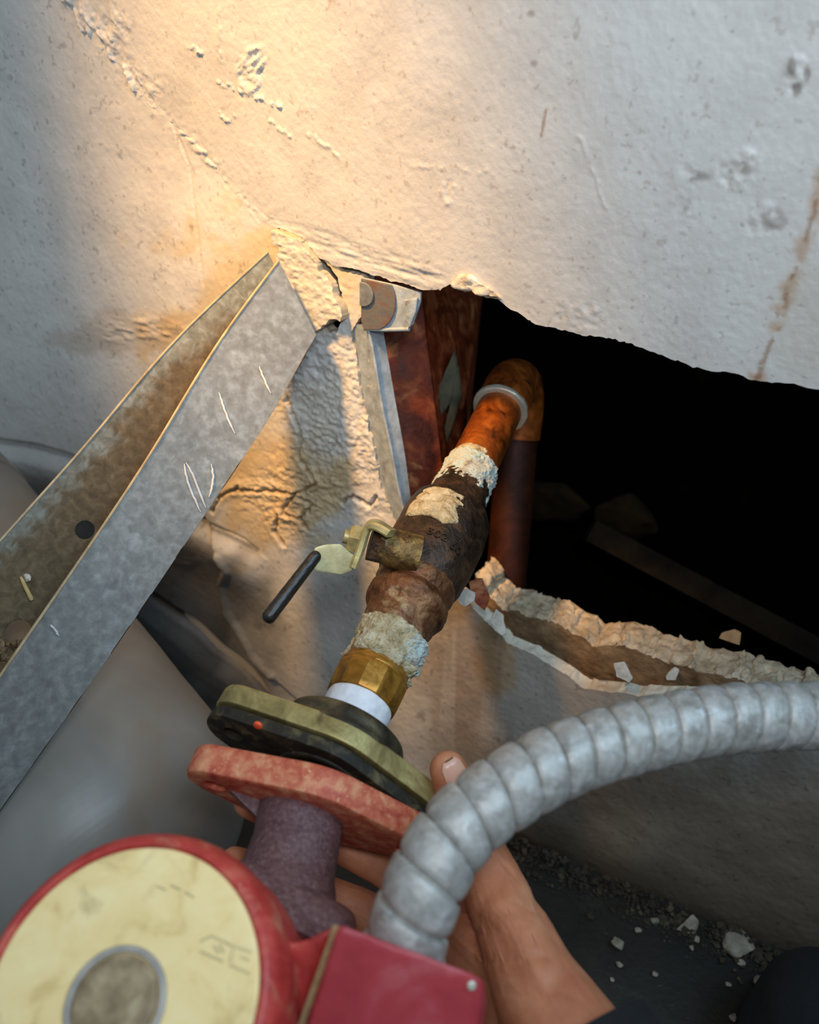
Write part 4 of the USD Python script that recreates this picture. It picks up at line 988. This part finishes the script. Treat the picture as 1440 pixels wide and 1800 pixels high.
nail = trimesh.Trimesh(np.vstack([nv, nv - TN * .0012]), np.vstack([nf, nf[:, ::-1] + k, *[np.vstack([np.stack([r[:-1], r[1:], r[1:] + k], 1), np.stack([r[:-1], r[1:] + k, r[:-1] + k], 1)]) for r in (np.arange(rows) * 15, np.arange(rows) * 15 + 14, np.arange(15), (rows - 1) * 15 + np.arange(15))]]), process=False)
nail.fix_normals()
obj('thumbnail', nail, 'nail', person)
obj('nail_rim', tube(nv[-13:-2] + ta * .0002, .0005, 8), 'grime', person, label='dirt under the thumbnail rim')
sl_ = spline([P(1004, 1838, .368), P(1060, 1950, .352), P(1150, 2150, .328)], 40)
def sleeve(i, a): return 1 + .06 * (fbm(np.stack([i * .15 + 0 * a, np.cos(a) * 2 + 0 * i, np.sin(a) * 2 + 0 * i], -1), 3, 71) - .5)
obj('sleeve', tube(sl_, np.linspace(.0385, .047, 40), 48, shape=sleeve), 'black_cloth', person, label='black sleeve cuff')

# ------------------------------------------------------------------ boot
boot = thing('boot', 'black boot toe on the floor in the bottom right corner', 'boot')
tc = P(1458, 1806, .555)
bc = np.array([tc[0], tc[1], 0.0])
bd = unit(np.array([-.55, 1, 0])); bw = np.array([bd[1], -bd[0], 0])
pt_ = lambda f, s, z: bc + bd * f + bw * s + [0, 0, z]
bl = lambda f, s, z, r: to_tri(ball(pt_(f, s, z), r, 32)).vertices
toe = hull_of(np.vstack([bl(*k) for k in ((0, 0, tc[2], .049), (.012, -.018, .05, .034), (.012, .018, .05, .034), (-.10, -.020, .06, .04), (-.10, .020, .06, .04), (-.17, 0, .10, .045))]))
leg = hull_of(np.vstack([bl(*k) for k in ((-.16, 0, .08, .05), (-.20, 0, .17, .055), (-.23, 0, .06, .045))]))
obj('upper', soften(toe + leg, .006, 10, .002, 60, 5), 'black_cloth', boot, smooth=60)
so = unary_union([Point(.004, 0).buffer(.048), Point(-.10, 0).buffer(.056), Point(-.22, 0).buffer(.048)]).convex_hull
obj('sole', plate(so, (np.array([bc[0], bc[1], 0.0]), bd, -bw, np.array([0, 0, 1.])), .001, .016, .003), 'rubber', boot)

# ------------------------------------------------------------------ the tank lying below the channel
tank = thing('plastic_tank', 'large dull off-white rounded plastic tank below the steel channel on the left', 'tank')
S0_, S1_ = P(-40, 768, .76), P(372, 1283, .62)
td = unit(S1_ - S0_); mid = (S0_ + S1_) / 2
view = unit(mid - C); off = unit(np.cross(td, view)); off = off if off @ UP < 0 else -off
RT = .125
to_ = S0_ + off * RT * .93 + view * RT * .36
tl = np.linalg.norm(S1_ - S0_)
zmin = min((to_ - td * .0)[2], (to_ + td * tl)[2])
tp_ = [(-.03, .02), (-.03, RT * .8), (.0, RT * .96), (.03, RT), (tl * .5, RT), (tl + .02, RT), (tl + .055, RT * .93), (tl + .085, RT * .72), (tl + .10, RT * .3), (tl + .102, .01)]
obj('tank_shell', lathe(to_, td, rounded(tp_, .03, 8), 96, wob=.003, wobs=14, seed=17), 'tank', tank, smooth=60)
obj('seam', lathe(to_ + td * (tl * .16), td, rounded([(0, RT - .004), (.0, RT + .0016), (.006, RT + .0016), (.006, RT - .004)], .001), 96), 'tank', tank)

# ------------------------------------------------------------------ steel channel
chan = thing('steel_channel', 'dusty galvanized steel channel with punched holes running from the lower left to the hole', 'steel channel')
# stations: right-hand bottom edge, lip of the right flange, left free edge: pixels with depth
B_ = [(556, 588, .594), (500, 690, .582), (350, 920, .553), (200, 1142, .527), (0, 1425, .497), (-220, 1735, .468), (-560, 2215, .432)]
L1 = [(490, 458, .583), (386, 600, .566), (268, 792, .537), (140, 985, .512), (0, 1188, .482), (-200, 1478, .452), (-540, 1985, .415)]
L2 = [(477, 454, .603), (332, 604, .592), (205, 760, .570), (100, 885, .552), (0, 1006, .534), (-150, 1190, .51), (-460, 1560, .47)]
bb, la, lb = (spline([P(*q) for q in s_], 120) for s_ in (B_, L1, L2))
w_ = lb - la
lb = la + w_ - np.outer((w_ @ FW) * .72, FW)
gl_ = la - bb
lw = lb - (la - bb) * 1.0                                            # far bottom edge
TH = .0014
def shell(a, b, nrm, n2=14, th=TH, holes=()):
    n = len(a); x = np.linspace(0, 1, n2)[None, :, None]
    v = (a[:, None] * (1 - x) + b[:, None] * x)
    v = v + nrm * (.0008 * (fbm(v * 40, 3, 83) - .5))[..., None]
    v = v.reshape(-1, 3); f = grid_faces(n, n2, False); k = len(v)
    out = [f, f[:, ::-1] + k]
    for r in (np.arange(n) * n2, np.arange(n) * n2 + n2 - 1, np.arange(n2), (n - 1) * n2 + np.arange(n2)):
        out += [np.stack([r[:-1], r[1:], r[1:] + k], 1), np.stack([r[:-1], r[1:] + k, r[:-1] + k], 1)]
    m = trimesh.Trimesh(np.vstack([v, v + nrm * th]), np.vstack(out), process=True); m.fix_normals(); return m
cd = unit(bb[-1] - bb[0])
n_right = unit(np.cross(cd, gl_[45])); n_right = n_right if n_right @ FW > 0 else -n_right
obj('flange', shell(bb, la, n_right * .8), 'galv', chan, label='wide grey outer flange facing the viewer')
n_web = unit(gl_[45])
web = shell(bb + gl_ * .01, lw, -n_web * .6)
obj('web', web, 'galv_dirt', chan, tint=np.ones((len(web.vertices), 3)))
far_f = shell(lw, lb, n_right * .8, n2=60)
def punch(mesh, px, py, r):
    d = unit(P(px, py, 1) - C); tri = mesh.triangles_center
    s_ = ((lw[45] - C) @ n_right) / (d @ n_right)
    m = Manifold(MMesh(np.asarray(mesh.vertices, np.float32), np.asarray(mesh.faces, np.uint32)))
    ld = unit(lb[45] - lw[45]); cdd = unit(cd - n_right * (cd @ n_right)); ldd = np.cross(n_right, cdd)
    ip = proj(mesh.vertices); j = int(np.argmin(np.linalg.norm(ip - [px, py], axis=1))); c = mesh.vertices[j]
    pts = [c + (cdd * math.cos(q) * 1.0 + ldd * math.sin(q)) * r + n_right * t for q in np.linspace(0, 6.2832, 29)[:-1] for t in (-.012, .012)]
    return to_tri(m - hull_of(pts))
ff = far_f
try:
    for px, py, r in ((154, 932, .0062), (30, 1112, .0078)): ff = punch(ff, px, py, r)
except Exception as ex:
    print('punch failed', ex)
far_v = ff.vertices
ii = np.argmin(np.linalg.norm(far_v[:, None] - ((lw + lb) / 2)[None, ::3], axis=2), axis=1) * 3
ii = np.minimum(ii, 119)
wv = ((far_v - lw[ii]) * (lb - lw)[ii]).sum(1) / ((lb - lw)[ii] ** 2).sum(1)
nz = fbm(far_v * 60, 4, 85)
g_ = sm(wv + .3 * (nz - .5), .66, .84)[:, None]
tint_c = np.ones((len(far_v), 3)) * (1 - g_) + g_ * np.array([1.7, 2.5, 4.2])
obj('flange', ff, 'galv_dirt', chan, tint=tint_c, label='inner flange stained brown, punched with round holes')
obj('bent_edge', tube(la - n_right * .0002, .0010, 8), 'edge', chan, label='worn tan lip of the near flange')
obj('bent_edge', tube(lb, .0009, 8), 'edge', chan, label='worn tan lip of the far flange')
# white scrape marks on the outer flange
bd_, ld_ = spline([P(*q) for q in B_], 900), spline(la, 900)
sv = (bd_[:, None] * (1 - np.linspace(0, 1, 140)[None, :, None]) + ld_[:, None] * np.linspace(0, 1, 140)[None, :, None]).reshape(-1, 3)
spx = proj(sv)
M['bare'] = mat('bare_scrape', [(0.3, (196, 198, 198)), (0.7, (222, 224, 224))], 300, rough=.5, metal=.2, bump=.3)
for s_ in ([(323, 815), (327, 836), (338, 868), (352, 900)], [(325, 813), (334, 826), (346, 855), (361, 892)], [(371, 816), (374, 838), (367, 874)], [(384, 690), (396, 725), (412, 762)], [(455, 645), (466, 672), (476, 692)], [(88, 1098), (96, 1106), (103, 1118)]):
    k = spline(np.c_[np.array(s_, float), np.zeros(len(s_))], 16)[:, :2]
    pts = np.array([sv[np.argmin(np.linalg.norm(spx - q, axis=1))] for q in k])
    obj('scratch', tube(pts - n_right * .0008, np.interp(np.linspace(0, 1, 16), [0, .2, .8, 1], [.0003, .0008, .0008, .0003]), 8), 'bare', chan, label='pale scrape mark')

# a straw and a crumb lying in the channel
def on_far(x, y, lift):
    q = np.linspace(0, 1, 60)[None, :, None]; vv = (lw[:, None] * (1 - q) + lb[:, None] * q).reshape(-1, 3)
    return vv[np.argmin(np.linalg.norm(proj(vv) - [x, y], axis=1))] - n_right * lift
tag(obj('wood_splinter', tube(np.linspace(on_far(33, 1014, .0012), on_far(54, 1053, .0012), 8), [.0008, .0011, .0012, .0012, .0013, .0013, .0014, .0012], 10), 'straw'), 'short yellow wood splinter stuck in the brown inside of the channel', 'splinter')
tag(obj('plaster_crumb', soften(hull_of(on_far(46, 1017, .0014) + RNG.normal(0, 1, (24, 3)) * .0013), .001, 2), 'chip'), 'tiny pale crumb beside the splinter inside the channel', 'plaster crumb')
dirt = [to_tri(hull_of(on_far(x, y, .001) + RNG.normal(0, 1, (14, 3)) * RNG.uniform(.0008, .0022))) for x, y in zip(RNG.uniform(-10, 40, 70), RNG.uniform(1125, 1180, 70))]
tag(obj('dirt_clumps', trimesh.util.concatenate(dirt), 'galv_dirt', tint=np.ones((sum(len(x.vertices) for x in dirt), 3)) * (1.5, 1.45, 1.35)), 'crumbly brown dirt gathered in the channel at the left edge', 'dirt', kind='stuff')

# ------------------------------------------------------------------ rubble at the foot of the wall
def floor_at(x, y, z=0.0):
    d = P(x, y, 1) - C; return C + d * (z - C[2]) / d[2]
def pebble(c, r, flat=.6, n=18):
    q = RNG.normal(0, 1, (n, 3)); q /= np.linalg.norm(q, axis=1, keepdims=True)
    q *= RNG.uniform(.75, 1.1, (n, 1)) * r * np.array([1, 1, flat])
    q[:, 2] -= q[:, 2].min()
    return to_tri(hull_of(np.asarray(c) + q))
heap = []
wall_dir = unit(FB - FA)
for k in range(1500):
    s_ = RNG.uniform(-.05, 1); c = FA + (FB - FA) * s_ + np.array([WALL.n[0], WALL.n[1], 0]) * abs(RNG.normal(0, .013)) + WALL.n * .004
    c[2] = max(0, .010 - .5 * np.linalg.norm((c - FA) - wall_dir * ((c - FA) @ wall_dir))) * RNG.uniform(0, 1)
    heap.append(pebble(c, RNG.choice([.001, .0016, .0024, .004], p=[.42, .34, .18, .06]), .7, 10))
tag(obj('rubble', trimesh.util.concatenate(heap), mat('dirty_rubble', [(0.3, (40, 34, 25)), (0.55, (66, 57, 43)), (0.8, (118, 105, 82))], 60, 6, rough=.95, bump=.5), smooth=False), 'crumbled plaster and dirt heaped along the foot of the wall', 'rubble', kind='stuff')
for x, y, r, fl, lab, tri in ((1212, 1634, .0105, .8, 'largest triangular plaster lump in the rubble along the wall foot', 1), (1296, 1666, .0150, .45, 'broad flat plaster slab at the right end of the rubble', 0), (1150, 1622, .0042, .8, 'small pale lump at the left of the triangular plaster lump', 0), (1122, 1637, .0034, .6, 'small flake on the floor left below the rubble heap', 0), (1084, 1666, .0060, .8, 'roundish pale lump alone on the dark floor right of the wrist', 0), (1088, 1697, .0034, .7, 'dim small lump just below the roundish pale lump', 0), (1152, 1714, .0031, .9, 'bright round crumb in the middle of the dark floor', 0), (1280, 1733, .0028, .8, 'small crumb on the dark floor left of the boot', 0), (1330, 1727, .0046, .9, 'bright white crumb touching the outline of the boot toe', 0), (1303, 1694, .0040, .7, 'pale crumb below the broad flat plaster slab', 0), (1288, 1791, .0036, .8, 'crumb at the bottom edge just left of the boot', 0), (1225, 1654, .0036, .7, 'crumb directly below the triangular plaster lump', 0), (1216, 1668, .0026, .7, 'tiny crumb two steps below the triangular plaster lump', 0), (1076, 1723, .0022, .7, 'tiny dim crumb nearest the wrist on the floor', 0)):
    c = floor_at(x, y)
    if tri:
        m = soften(hull_of([c + [-.012, 0, 0], c + [.010, .003, 0], c + [.002, -.006, 0], c + [.001, .003, .017], c + [.006, 0, .012], c + [.0, .008, 0], c + [.004, .007, .008]]), .002, 1, .002, 200, 3)
    else:
        m = soften(hull_of(pebble(c, r, fl).vertices), max(.0008, r / 4), 1, r * .25, 300, 5)
    tag(obj('plaster_lump', m, 'stone'), lab, 'plaster lump')
